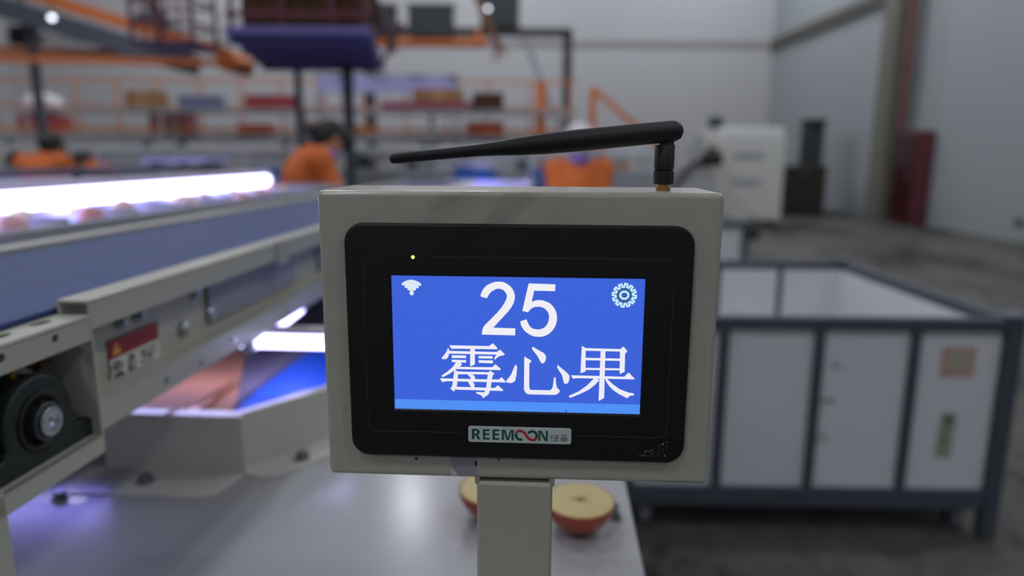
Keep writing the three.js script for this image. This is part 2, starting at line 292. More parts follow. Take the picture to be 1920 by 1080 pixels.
// ================================================================ DISPLAY TERMINAL
const TY = 0.985, PX = 0.003, PY = 1.2926, PZ = -0.3956, PTURN = -2.86 * D2R;
{
  const t = thing('display_terminal', 'grey steel box with a lit blue screen and black antenna on a square post', 'terminal', [PX, TY, PZ], PTURN);
  const cy = PY - TY;                                     // height of the box centre over the table
  const W = 0.232, H = 0.1754, D = 0.07;
  const box = add(t, 'housing', bx(W, H, D, 0.0035, 4), X.paint, [0, cy, -D / 2]);
  add(box, 'scuff', bx(0.0012, 0.0036, 0.0006, 0.0002), X.black, [-0.0245, -0.0775, D / 2]);
  add(box, 'scuff', bx(0.0016, 0.0016, 0.0006, 0.0002), X.black, [-0.0612, -0.0755, D / 2]);
  add(box, 'scuff', bx(0.0012, 0.0012, 0.0006, 0.0002), X.black, [-0.0105, -0.0745, D / 2]);
  {                                                       // clear tape left under the bezel
    const s = new THREE.Shape(); s.moveTo(-0.009, 0.006); s.lineTo(0.0075, 0.006); s.lineTo(0.0075, -0.0055); s.lineTo(-0.0045, -0.0055); s.lineTo(-0.0085, -0.001); s.closePath();
    add(box, 'tape_scrap', extr(s, 0.0004, 0.0001), std(0x96939b, 0.25), [-0.0315, -0.0795, D / 2 - 0.0001]).userData.label = 'scrap of clear tape';
    const f = new THREE.Shape(); f.moveTo(0, 0); f.lineTo(0.0045, -0.0055); f.lineTo(0.0006, -0.0055); f.closePath();
    add(box, 'tape_fold', extr(f, 0.0005, 0.0001), std(0xc4c4be, 0.4), [-0.0400, -0.0800, D / 2 + 0.0002]);
  }
  // post: square tube, black filler painting the shaded slot at its open top, two weld tabs, base plate
  const ph = cy - H / 2 - 0.0022;
  const post = add(t, 'post', bx(0.0468, ph, 0.0468, 0.0025, 3), X.paint, [-0.0008, ph / 2, -0.0236]);
  add(post, 'slot_shade', bx(0.040, 0.004, 0.036, 0.001), X.black, [0, ph / 2 + 0.001, -0.002]);
  for (const s of [-1, 1]) add(post, 'weld_tab', bx(0.0034, 0.0052, 0.046, 0.001), X.paint, [s * 0.0229, ph / 2 + 0.0005, -0.0002]);
  add(t, 'base_plate', bx(0.11, 0.005, 0.1, 0.002), X.paint, [0, 0.0025, -0.024]);
  // bezel with a window
  const face = rrect(0.2 - 0.003, 0.1417 - 0.003, 0.0098), hole = rrect(0.1486, 0.0837, 0.0006, THREE.Path); face.holes.push(hole);
  for (const p of hole.getPoints()) void p;
  const BZ = 0.0042;
  const bez = add(t, 'bezel', extr(face, BZ, 0.0015, 10), X.black, [0.0001, cy - 0.0015, 0.0015]);
  const zf = BZ - 0.0015;                                  // bezel face in bezel coordinates
  const lineY = -0.0014, lw = 0.178, lh = 0.1065, cr = 0.005, th = 0.00028;
  const path = (pts) => tube(pts, th, pts.length * 6, 5);
  const arc = (cx, cyy, a0, a1) => Array.from({ length: 7 }, (_, k) => { const a = a0 + (a1 - a0) * k / 6; return [cx + cr * Math.cos(a), cyy + cr * Math.sin(a), zf]; });
  const x = lw / 2, y = lh / 2, L = (a, b) => bar([...a, zf], [...b, zf], th * 2, th * 2, 0.0001);
  add(bez, 'outline', join(
    L([-x, lineY - y + cr], [-x, lineY + y - cr]), L([x, lineY - y + cr], [x, lineY + y - cr]),
    L([-x + cr, lineY + y], [-0.0765, lineY + y]), L([-0.049, lineY + y], [x - cr, lineY + y]),
    L([-x + cr, lineY - y], [-0.034, lineY - y]), L([0.036, lineY - y], [x - cr, lineY - y]),
    path(arc(-x + cr, lineY + y - cr, Math.PI, Math.PI / 2)), path(arc(x - cr, lineY + y - cr, Math.PI / 2, 0)),
    path(arc(-x + cr, lineY - y + cr, Math.PI, Math.PI * 1.5)), path(arc(x - cr, lineY - y + cr, 0, -Math.PI / 2))), X.line).userData.label = 'thin grey printed outline';
  add(bez, 'indicator_light', new THREE.SphereGeometry(0.0011, 12, 8), glow(0xd8ff70, 1.6), [-0.0600, 0.0515, zf - 0.0002]).userData.label = 'tiny yellow-green lamp';
  // the lit screen
  const SW = 1478, SH = 829, K = 1.0;
  const screenMap = canvas(SW, SH, (g) => {
    g.fillStyle = '#3c62d8'; g.fillRect(0, 0, SW, SH);
    g.fillStyle = '#4f90f6'; g.fillRect(0, 756, SW, SH - 756);
    g.fillStyle = '#1b2f8c'; g.fillRect(1032, 800, 5, 14);
    const fill = (list, c) => { g.fillStyle = c; for (const p of list) { g.beginPath(); for (let i = 0; i < p.length; i += 2) g.lineTo(p[i], p[i + 1]); g.closePath(); g.fill(); } };
    fill(GLYPHS, '#ecebf8'); fill(DIGITS, '#efeef4');
    // wireless symbol
    g.lineCap = 'round'; g.strokeStyle = '#dcebfb'; g.fillStyle = '#cfe3e6';
    g.beginPath(); g.moveTo(84, 64); g.quadraticCurveTo(128, 28, 172, 64); g.lineTo(128, 108); g.closePath(); g.fill();
    g.lineWidth = 16; for (const [x0, y0, cx, c_y, x1] of [[78, 58, 127, 22, 177], [94, 73, 127, 46, 162], [111, 86, 127, 68, 146]]) { g.beginPath(); g.moveTo(x0, y0); g.quadraticCurveTo(cx, c_y, x1, y0 + 1); g.stroke(); }
    g.fillStyle = '#dfeafd'; g.beginPath(); g.arc(127.5, 110, 13, 0, 7); g.fill();
    // settings symbol: a gear drawn in outline
    g.strokeStyle = '#c9ecff'; g.fillStyle = '#35609e'; g.lineWidth = 11; g.lineJoin = 'round'; g.beginPath();
    for (let k = 0; k < 12; k++) for (const [da, r] of [[-0.16, 49], [-0.115, 67], [0.115, 67], [0.16, 49]]) { const a = k * Math.PI / 6 + da + 0.12; g.lineTo(1352 + r * Math.cos(a), 104 + r * Math.sin(a)); }
    g.closePath(); g.fill(); g.stroke(); g.fillStyle = '#3c5fae'; g.lineWidth = 12; g.beginPath(); g.ellipse(1352, 103, 23, 21, 0, 0, 7); g.fill(); g.stroke();
  });
  const screenMat = new THREE.MeshStandardMaterial({ color: 0x050608, roughness: 0.35, emissive: 0xffffff, emissiveMap: screenMap, emissiveIntensity: K });
  add(t, 'screen', new THREE.PlaneGeometry(0.1482, 0.0833), screenMat, [0.0001, cy - 0.0018, 0.0034]).userData.label = 'lit blue screen reading 25 above three white Chinese characters';
  add(t, 'screen_backing', bx(0.152, 0.087, 0.0026, 0.0005), X.black, [0.0001, cy - 0.0018, 0.0019]);
  areaLight(t, 0.146, 0.081, 0.12, 0x4a6cff, [0.0001, cy - 0.0018, 0.0046], [0, Math.PI, 0]);
  // maker's plate
  const plateMap = canvas(1024, 164, (g, w, h) => {
    g.fillStyle = '#c9d2cf'; g.fillRect(0, 0, w, h);
    g.fillStyle = '#0f5a48'; g.font = 'bold 152px sans-serif';
    for (const [ch, x0, x1] of [['R', 26, 124], ['E', 136, 220], ['E', 232, 316], ['M', 328, 466], ['N', 690, 804]]) { const m = g.measureText(ch); g.save(); g.translate(x0, 136); g.scale((x1 - x0) / m.width * 1.08, 1); g.fillText(ch, -m.width * 0.05, 0); g.restore(); }
    g.lineCap = 'butt'; g.lineWidth = 26; g.strokeStyle = '#0f5a48';                       // the two letters O as one endless loop
    g.beginPath(); g.arc(520, 82, 44, Math.PI * 1.15, Math.PI * 0.36, true); g.stroke();
    g.beginPath(); g.arc(638, 82, 44, Math.PI * 1.15, Math.PI * 0.3); g.stroke();
    g.strokeStyle = '#c22a34'; g.beginPath(); g.moveTo(480, 58); g.bezierCurveTo(504, 16, 556, 40, 579, 82); g.bezierCurveTo(602, 124, 652, 150, 682, 104); g.stroke();
    g.strokeStyle = '#3f5a52'; g.lineWidth = 7;                                            // two small characters
    for (const s of ['838,70 822,92 842,92 822,118', '820,138 842,130', '856,74 894,74 894,92 856,92', '850,104 900,104', '876,104 876,140', '852,140 872,118', '884,116 902,138', '864,112 868,118',
      '920,72 980,72', '936,62 936,82', '964,62 964,82', '924,94 944,94 944,130 924,130 924,94', '924,112 944,112', '956,92 956,120 950,142', '956,92 980,92 980,142', '956,108 980,108', '956,122 980,122']) {
      g.beginPath(); for (const p of s.split(' ')) { const [a, b] = p.split(',').map(Number); g.lineTo(a, b); } g.stroke();
    }
  });
  const plate = extr(rrect(0.0612, 0.0096, 0.0011), 0.0009, 0.0002, 6);
  { const p = plate.attributes.position, uv = plate.attributes.uv; for (let i = 0; i < p.count; i++) uv.setXY(i, p.getX(i) / 0.0616 + 0.5, p.getY(i) / 0.01 + 0.5); }
  add(bez, 'brand_plate', plate, new THREE.MeshStandardMaterial({ map: plateMap, roughness: 0.4 }), [0.0022, -0.0551, zf - 0.0001]).userData.label = 'silver maker\'s plate lettered in green and red';
  // a peeling corner of protective film
  {
    const n = 26, pos = [], idx = [], A = [0.0715, -0.0655], B = [0.0935, -0.0535], C = [0.0905, -0.0645];
    for (let i = 0; i <= n; i++) for (let j = 0; j <= n - i; j++) {
      const a = i / n, b = j / n, c = 1 - a - b, bow = 0.0035 * (a * c);
      pos.push(A[0] * a + B[0] * b + C[0] * c + bow, A[1] * a + B[1] * b + C[1] * c - bow * 0.8, zf + 0.0004 + 0.0016 * c + 0.0016 * Math.abs(Math.sin(13 * (a - b) + 30 * a * b)) * (0.3 + c) + 0.0007 * Math.abs(Math.sin(37 * a + 23 * b + 5 * Math.sin(19 * b))));
    }
    const id = (i, j) => { let k = 0; for (let q = 0; q < i; q++) k += n - q + 1; return k + j; };
    for (let i = 0; i < n; i++) for (let j = 0; j < n - i; j++) { idx.push(id(i, j), id(i, j + 1), id(i + 1, j)); if (j < n - i - 1) idx.push(id(i + 1, j), id(i, j + 1), id(i + 1, j + 1)); }
    let g = new THREE.BufferGeometry(); g.setAttribute('position', new THREE.Float32BufferAttribute(pos, 3)); g.setIndex(idx); g.computeVertexNormals();
    g = g.toNonIndexed(); g.computeVertexNormals();
    add(bez, 'film_corner', g, new THREE.MeshPhysicalMaterial({ color: 0x0d0f10, roughness: 0.24, transparent: true, opacity: 0.5, ior: 1.7, side: THREE.DoubleSide })).userData.label = 'peeling corner of clear protective film';
  }
  // antenna
  const top = cy + H / 2, ax = 0.0855, az = -0.026;
  const ant = new THREE.Group(); ant.name = 'antenna'; ant.position.set(ax, top, az); t.add(ant); ant.userData.label = 'black hinged rod antenna';
  add(ant, 'connector', join(at(cyl(0.0038, 0.0026, 24), 0, 0.0012, 0), at(cyl(0.0046, 0.0018, 6), 0, 0.0008, 0), at(cyl(0.0032, 0.003, 20), 0, 0.0032, 0)), X.brass);
  add(ant, 'knurled_nut', lathe([[0, 0.0036], [0.0052, 0.0036], [0.006, 0.0046], [0.006, 0.0112], [0.0056, 0.0117], [0, 0.0117]], 18), X.rubber);
  add(ant, 'hinge_body', join(at(lathe([[0, 0.0117], [0.0054, 0.0117], [0.0055, 0.0128], [0.00585, 0.013], [0.00585, 0.0266], [0, 0.0266]], 28)), at(bx(0.0078, 0.012, 0.0078, 0.0012), 0.0008, 0.031, 0)), X.rubber);
  const prof = [[0, -0.0066], [0.003, -0.0062], [0.0052, -0.0043], [0.0062, -0.001], [0.0062, 0.03], [0.0061, 0.06], [0.00575, 0.08], [0.0049, 0.096], [0.0039, 0.108], [0.0033, 0.118], [0.003, 0.13], [0.0028, 0.158], [0.0026, 0.1645], [0.0018, 0.1662], [0, 0.1667]];
  const whip = add(ant, 'whip', lathe(prof, 32), X.rubber, [0.0035, 0.0345, 0]);
  const dir = new THREE.Vector3(-0.051 - 0.089, 0.107 - 0.1222, 0.03 - az).normalize();
  whip.quaternion.setFromUnitVectors(new THREE.Vector3(0, 1, 0), dir);
}

// ================================================================ APPLES
function appleHalf(label, pos, turn, tilt, hue) {
  const n = 40, prof = [];
  for (let k = 0; k <= n; k++) { const a = -Math.PI / 2 + (Math.PI / 2) * k / n; prof.push([0.0385 * Math.cos(a) * (0.9 + 0.1 * Math.cos(a)) + (k ? 0.0006 : 0), 0.036 * Math.sin(a)]); }
  prof.unshift([0, -0.0325]); prof[1] = [0.004, -0.0335]; prof[2] = [0.008, -0.0352];
  const skin = lathe(prof, 64), col = [], p = skin.attributes.position, c = new THREE.Color();
  for (let i = 0; i < p.count; i++) {
    const a = Math.atan2(p.getZ(i), p.getX(i)), s = 0.5 + 0.5 * Math.sin(a * 17 + 3 * Math.sin(a * 5)), blush = 0.5 + 0.5 * Math.sin(a + hue);
    c.setRGB(0.30 + 0.16 * blush + 0.04 * s, 0.032 + 0.075 * blush * (0.6 + 0.4 * s), 0.018 + 0.012 * blush); col.push(c.r, c.g, c.b);
  }
  skin.setAttribute('color', new THREE.Float32BufferAttribute(col, 3));
  const t = thing('apple_half', label, 'apple', pos, turn, undefined); t.rotation.x = tilt;
  add(t, 'skin', skin, new THREE.MeshPhysicalMaterial({ vertexColors: true, roughness: 0.35, clearcoat: 0.3, clearcoatRoughness: 0.2 }), [0, 0.0356, 0]);
  const fl = add(t, 'flesh', lathe([[0, -0.004], [0.037, -0.004], [0.0382, -0.0008], [0.0376, 0.0004], [0.03, 0.0009], [0, 0.001]], 64), std(0xbfac70, 0.5), [0, 0.0356, 0]);
  const star = new THREE.Shape(); for (let k = 0; k < 10; k++) { const a = k * Math.PI / 5, r = (k % 2 ? 0.0035 : 0.0105) * (k % 4 ? 0.75 : 1.2); star[k ? 'lineTo' : 'moveTo'](r * Math.cos(a), r * Math.sin(a)); }
  star.closePath();
  add(fl, 'core', at(extr(star, 0.0006, 0.0001), 0, 0.0009, 0, -Math.PI / 2), std(0x6a4f16, 0.7)).userData.label = 'brown mouldy core';
  return t;
}
{
  appleHalf('red apple half cut side up with a brown core, right of the post', [0.0775, TY, -0.722], 0.6, 0.03, 0.9);
  appleHalf('red apple half cut side up, mostly hidden behind the post', [-0.0215, TY, -0.752], -0.5, 0.05, 3.0);
}

// ================================================================ NEAR CONVEYOR (upper) with its bearing frame
{
  const t = mthing('belt_conveyor', 'long beige-railed conveyor with a wide blue belt, running away left of the display', 'conveyor', [-0.605, 0, -2.1]);
  const L = 3.02, u0 = 0.185, vC = 0;                       // side rail face at u = -0.42, v from -0.59 to -3.6
  const sideShape = (s) => join(
    at(bx(0.032, 0.003, L, 0.001), s * (u0 - 0.016), 1.2675, vC), at(bx(0.003, 0.0275, L, 0.001), s * (u0 - 0.0015), 1.2555, vC),
    at(bx(0.003, 0.118, L, 0.001), s * (u0 - 0.030), 1.209, vC),
    at(bx(0.032, 0.003, L, 0.001), s * (u0 - 0.016), 1.1725, vC), at(bx(0.003, 0.03, L, 0.001), s * (u0 - 0.0015), 1.1595, vC));
  const side = add(t, 'side_frame', sideShape(1), X.frame);
  add(t, 'side_frame', sideShape(-1), X.frame);
  add(t, 'belt', join(at(bx(0.305, 0.006, L + 0.2, 0.002), 0, 1.259, vC), at(bx(0.305, 0.006, L + 0.2, 0.002), 0, 1.178, vC)), X.belt);
  for (const v of [-1.2, -0.4, 0.4, 1.2]) add(t, 'cross_member', bx(0.30, 0.04, 0.03, 0.004), X.frameIn, [0, 1.215, v]);
  for (const v of [-1.35, -0.4]) for (const s of [-1, 1]) { add(t, 'leg', bx(0.04, 1.14, 0.04, 0.004), X.frame, [s * 0.14, 0.572, v]); }
  const wu = u0 - 0.027;                                  // outer face of the web
  for (const [v, y, r] of [[-0.671, 1.229, 0.005], [-0.702, 1.229, 0.005], [-0.82, 1.231, 0.006], [-0.655, 1.188, 0.005]]) {
    const b = add(side, 'side_bolt', at(cyl(r, 0.009, 6), 0, 0, 0, 0, 0, Math.PI / 2), X.steel, [wu + 0.003, y, v + 2.1]);
    add(b, 'washer', at(cyl(r * 1.5, 0.002, 20), 0, 0, 0, 0, 0, Math.PI / 2), X.steelDull, [-0.0035, 0, 0]);
  }
  for (const [v, y] of [[-0.775, 1.155], [-0.86, 1.16], [-0.70, 1.158]]) add(side, 'side_bolt', at(cyl(0.003, 0.004, 12), 0, 0, 0, 0, 0, Math.PI / 2), X.steel, [u0 + 0.001, y, v + 2.1]);
  // bright stainless inspection plates on the web
  for (const [v, h] of [[-1.0, 0.06], [-1.42, 0.06]]) add(side, 'cover_plate', bx(0.003, h, 0.3, 0.001), std(0x8c8a92, 0.32), [wu + 0.002, 1.214, v + 2.1]);
  for (const [v, y] of [[-0.79, 1.192], [-0.855, 1.196]]) { const n = new THREE.SphereGeometry(0.009, 18, 10, 0, 6.3, 0, Math.PI / 2); n.scale(1, 0.7, 1); add(side, 'dome_nut', at(n, 0, 0, 0, 0, 0, -Math.PI / 2), X.steel, [wu + 0.001, y, v + 2.1]); }
  add(side, 'rail_joint', bx(0.004, 0.036, 0.05, 0.001), X.frameIn, [u0 + 0.001, 1.2525, -1.04 + 2.1]);
  // warning label: red header with a yellow triangle, pictograms and text below
  const map = canvas(512, 300, (g, w, h) => {
    g.fillStyle = '#cfcfc8'; g.fillRect(0, 0, w, h); g.fillStyle = '#8c1218'; g.fillRect(0, 0, w, 112);
    g.fillStyle = '#d9a02c'; g.beginPath(); g.moveTo(70, 20); g.lineTo(112, 92); g.lineTo(28, 92); g.closePath(); g.fill(); g.fillStyle = '#5a1a14'; g.fillRect(66, 46, 8, 26); g.fillRect(66, 78, 8, 8);
    g.fillStyle = '#6a1218'; for (let k = 0; k < 5; k++) g.fillRect(160 + k * 62, 36, 44, 44);
    g.fillStyle = '#3d4340'; g.beginPath(); g.ellipse(80, 236, 62, 34, 0.2, 0, 7); g.fill(); g.beginPath(); g.moveTo(150, 250); g.lineTo(176, 130); g.lineTo(236, 130); g.lineTo(232, 262); g.lineTo(178, 270); g.closePath(); g.fill();
    g.fillStyle = '#cfcfc8'; g.fillRect(196, 158, 20, 60); g.fillStyle = '#70756f'; for (let k = 0; k < 4; k++) g.fillRect(286 + (k % 2) * 14, 136 + k * 34, 190 - k * 26, 18);
    g.fillStyle = '#3d4340'; g.fillRect(320, 140, 26, 40); g.fillRect(376, 170, 34, 30);
  });
  const lb = bx(0.001, 0.052, 0.088, 0.0004); { const p = lb.attributes.position, uv = lb.attributes.uv; for (let i = 0; i < p.count; i++) uv.setXY(i, 0.5 - p.getZ(i) / 0.088, p.getY(i) / 0.052 + 0.5); }
  add(side, 'warning_label', lb, new THREE.MeshStandardMaterial({ map, roughness: 0.5 }), [wu + 0.0006, 1.188, -0.692 + 2.1]).userData.label = 'red and white warning label';
}
{
  // take-up frame at the conveyor's near end
  const t = mthing('bearing_frame', 'open beige end frame with slots and round holes holding the bearing block', 'frame', [-0.45, 0, -0.522]);
  const plate = (w, h, holes, depth, r = 0.003) => { const s = rrect(w, h, r); for (const [x, y, rx, ry] of holes) { const p = new THREE.Path(); p.absellipse(x, y, rx, ry, 0, Math.PI * 2); s.holes.push(p); } return extr(s, depth, 0.0005, 12); };
  const L = 0.136, u = 0.03;                               // face at u = -0.42; v from -0.59 to -0.454
  // upper channel: front face with two holes, top face with two slots
  const up = add(t, 'upper_channel', join(
    at(plate(L, 0.023, [[0.022, 0.001, 0.0042, 0.0042], [-0.036, 0.001, 0.0042, 0.0042]], 0.003), u - 0.003, 1.2445, 0, 0, Math.PI / 2, 0),
    at(plate(0.06, L, [[0.008, -0.012, 0.0065, 0.0125], [0.008, 0.034, 0.0065, 0.0125]], 0.003), u - 0.03, 1.2535, 0, -Math.PI / 2, 0, 0)), X.frame);
  void up;
  add(t, 'lower_channel', join(at(bx(0.003, 0.019, L, 0.001), u - 0.0015, 1.1325, 0), at(bx(0.062, 0.003, L, 0.001), u - 0.031, 1.1405, 0)), X.frame);
  for (const v of [-0.0675, 0.0675]) add(t, 'end_plate', bx(0.06, 0.13, 0.003, 0.001), X.frame, [u - 0.03, 1.190, v]);
  add(t, 'near_bracket', bx(0.004, 0.075, 0.03, 0.001), X.frame, [u - 0.002, 1.105, 0.066]);
  add(t, 'back_plate', at(plate(L - 0.004, 0.104, [[-0.03, 0.018, 0.006, 0.022], [-0.045, -0.012, 0.005, 0.03]], 0.003), 0, 1.194, 0, 0, Math.PI / 2, 0), X.frameIn, [-0.032, 0, 0]);
  const ab = add(t, 'adjusting_bolt', join(at(cyl(0.006, 0.010, 6), 0, 0, 0, Math.PI / 2), at(cyl(0.003, 0.024, 12), 0, 0, 0.006, Math.PI / 2), at(cyl(0.008, 0.004, 6), 0, 0, 0.009, Math.PI / 2)), X.rust, [-0.008, 1.217, -0.052]);
  ab.userData.label = 'rusty adjusting bolt';
}
{
  const t = mthing('pillow_block', 'dark green cast pillow block bearing with a bare steel shaft end', 'bearing', [-0.441, 1.142, -0.527]);
  const s = new THREE.Shape(); s.moveTo(-0.064, 0); s.lineTo(0.064, 0); s.lineTo(0.064, 0.013); s.lineTo(0.040, 0.016); s.absarc(0, 0.0365, 0.036, -0.35, Math.PI + 0.35); s.lineTo(-0.040, 0.016); s.lineTo(-0.064, 0.013); s.closePath();
  const h = new THREE.Path(); h.absarc(0, 0.0365, 0.0265, 0, Math.PI * 2); s.holes.push(h);
  add(t, 'casting', at(extr(s, 0.03, 0.003, 24), -0.015, 0, 0, 0, Math.PI / 2, 0), X.casting);
  const tilt = (g) => at(g, 0, 0, 0, 0, 0, -Math.PI / 2);
  add(t, 'outer_ring', tilt(lathe([[0.0175, -0.012], [0.0262, -0.012], [0.0262, 0.012], [0.0235, 0.0128], [0.0175, 0.0105], [0.0175, -0.012]], 48)), X.seal, [0.001, 0.0365, 0]);
  const inner = add(t, 'inner_ring', tilt(lathe([[0.0126, -0.013], [0.0165, -0.013], [0.0165, 0.0175], [0.0158, 0.0185], [0.0133, 0.0185], [0.0126, 0.0178], [0.0126, -0.013]], 48)), std(0x55585a, 0.35, 0.8), [0.001, 0.0365, 0]);
  add(inner, 'set_screw', at(cyl(0.0025, 0.003, 6), 0, 0, 0), X.seal, [0.013, 0.0165, 0]);
  add(t, 'shaft', tilt(lathe([[0, -0.05], [0.0125, -0.05], [0.0125, 0.0195], [0.0115, 0.0207], [0.0034, 0.0207], [0.0012, 0.016], [0, 0.016]], 48)), X.steel, [0.002, 0.0365, 0]);
  for (const z of [-0.052, 0.052]) add(t, 'mounting_bolt', join(at(cyl(0.0065, 0.007, 6), 0, 0.018, 0), at(cyl(0.010, 0.002, 20), 0, 0.0145, 0)), X.steelDull, [-0.002, 0, z]);
  add(t, 'grease_nipple', join(at(cyl(0.0035, 0.004, 6), 0, 0.002, 0), at(cyl(0.002, 0.006, 12), 0, 0.006, 0)), X.brass, [-0.004, 0.0725, 0.004]);
}

// ================================================================ FOLDED SHEET GUARDS on the table, lower chute behind them
{
  const t = mthing('sheet_guard', 'folded grey sheet guard standing square across the near end of the lower belt', 'guard', [-0.487, TY, -0.82]);
  const L = 0.19;
  add(t, 'upright_sheet', bx(L, 0.078, 0.0025, 0.001), X.guard, [-0.0105, 0.039, -0.012]);
  { const s = new THREE.Shape(); s.moveTo(-0.125, 0); s.lineTo(0.083, 0); s.lineTo(0.072, -0.058); s.lineTo(0.055, -0.07); s.lineTo(-0.125, -0.07); s.closePath(); add(t, 'foot_flange', at(extr(s, 0.003, 0.0008), 0, 0, -0.012, -Math.PI / 2), X.guard); }
  add(t, 'top_flange', bx(0.081, 0.0025, 0.026, 0.001), X.guard, [-0.0625, 0.0766, -0.0255], [-0.068, 0, 0]);
  add(t, 'top_flange', bx(0.095, 0.0025, 0.026, 0.001), X.guard, [0.0345, 0.0766, -0.0255], [-0.068, 0, 0]);
  const g = thing('sheet_guard', 'folded beige sheet guard slanting away along the right side of the lower belt', 'guard', M(-0.415, TY, -0.834), 51.2 * D2R);  // runs off to the right
  const L2 = 0.34;
  add(g, 'upright_sheet', bx(L2, 0.078, 0.0025, 0.001), X.guard, [L2 / 2, 0.039, 0]);
  { const s = new THREE.Shape(); s.moveTo(0.002, 0); s.lineTo(L2, 0); s.lineTo(L2, -0.05); s.lineTo(0.024, -0.05); s.lineTo(0.008, -0.036); s.closePath(); add(g, 'foot_flange', at(extr(s, 0.003, 0.0008), 0, 0, 0, -Math.PI / 2), X.guard); }
  add(g, 'top_flange', bx(L2, 0.0025, 0.016, 0.001), X.guard, [L2 / 2, 0.0772, -0.008], [-0.068, 0, 0]);
  bolt(-0.518, -0.796, TY + 0.003, 'hex bolt with washer in the foot of the square sheet guard');
  bolt(-0.343, -0.879, TY + 0.003, 'hex bolt in the foot of the slanting sheet guard');
  bolt(-0.600, -0.752, TY, 'hex bolt in the lilac-lit table corner under the bearing frame');
  bolt(0.077, -0.752, TY, 'small hex bolt on the white table just right of the apple half', 0.006);
  add(scene.children.at(-1), 'thread_end', cyl(0.003, 0.012, 12), X.steel, [0, 0.013, 0]);
}
{
  const t = mthing('lower_conveyor', 'low belt with a bright blue surface and a brown lining, beneath the beige conveyor', 'conveyor', [-0.30, 0, -1.55]);
  { const s = new THREE.Shape(); s.moveTo(-0.172, -0.695); s.lineTo(-0.118, -0.695); s.lineTo(0.268, -0.15); s.lineTo(0.268, 0.73); s.lineTo(-0.172, 0.73); s.closePath(); add(t, 'belt', at(extr(s, 0.008, 0.001), 0, 1.022, 0, -Math.PI / 2), X.beltBlue); }
  const flat = (pts) => { const s = new THREE.Shape(); pts.forEach(([u, v], i) => s[i ? 'lineTo' : 'moveTo'](u + 0.30, -(v + 1.55))); s.closePath(); return at(extr(s, 0.008, 0.001), 0, 1.029, 0, -Math.PI / 2); };
  add(t, 'lining_board', flat([[-0.78, -0.855], [-0.469, -0.855], [-0.469, -0.95], [-0.50, -1.03], [-0.61, -1.31], [-0.78, -1.31]]), X.lining).userData.label = 'brown padded lining board';
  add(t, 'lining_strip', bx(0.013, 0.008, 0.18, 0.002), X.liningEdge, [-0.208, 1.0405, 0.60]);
  add(t, 'far_board', flat([[-0.469, -0.953], [-0.469, -2.25], [-0.78, -2.25], [-0.78, -1.313], [-0.608, -1.313], [-0.498, -1.032]]), X.hoodGrey);
  add(t, 'frame', join(at(bx(0.74, 0.04, 0.04, 0.004), -0.12, 0.998, -0.72), at(bx(0.03, 0.05, 0.6, 0.004), 0.25, 0.99, -0.42)), X.frame);
  for (const u of [-0.45, 0.22]) add(t, 'leg', bx(0.04, 0.98, 0.04, 0.004), X.frame, [u, 0.49, -0.72]);
}
// LED tubes of the lower chute
function ledTube(label, a, b, r, group, face = 'down', light = TUBE_LIGHT, mat = ledGlow, tint = LEDC) {   // a, b: ends in u, y, v
  const A = new THREE.Vector3(...M(...a)), B = new THREE.Vector3(...M(...b)), L = A.distanceTo(B);
  const t = thing('led_tube', label, 'lamp', A.clone().add(B).multiplyScalar(0.5).toArray(), Math.atan2(-(B.z - A.z), B.x - A.x), group);
  t.rotation.z = Math.asin((B.y - A.y) / L) ;
  add(t, 'tube', at(new THREE.CapsuleGeometry(r, L - 2 * r, 6, 16), 0, 0, 0, 0, 0, Math.PI / 2), mat);
  for (const s of [-1, 1]) add(t, 'end_cap', at(cyl(r * 1.08, r * 1.6, 16), s * (L / 2), 0, 0, 0, 0, Math.PI / 2), X.cream);
  add(t, 'mount_rail', bx(L, r * 0.8, r * 1.5, 0.001), X.cream, [0, r * 1.3, 0]);
  areaLight(t, L, r * 2, light, tint, [0, -r * 1.05, 0], DOWN);
  return t;
}
ledTube('short LED tube along the left edge of the lower belt', [-0.458, 1.112, -0.985], [-0.46, 1.124, -1.21], 0.008, undefined, 'down', 4, barGlow);
ledTube('LED tube straight across the lower belt, half hidden by the display box', [-0.95, 1.112, -1.035], [-0.31, 1.112, -1.035], 0.013, undefined, 'down', 4.5, barGlow);
{
  const t = mthing('strip_light', 'flat violet LED panel fixed beneath the beige conveyor, lighting the table corner', 'lamp', [-0.86, 1.150, -1.0]);
  add(t, 'housing', bx(0.28, 0.008, 0.08, 0.002), X.cream, [0, 0.004, 0]);
  add(t, 'diffuser', bx(0.27, 0.003, 0.07, 0.001), glow(0x8a84ff, 1.5), [0, -0.0005, 0]);
  areaLight(t, 0.27, 0.07, 11, 0x8a84ff, [0, -0.003, 0], DOWN);
}

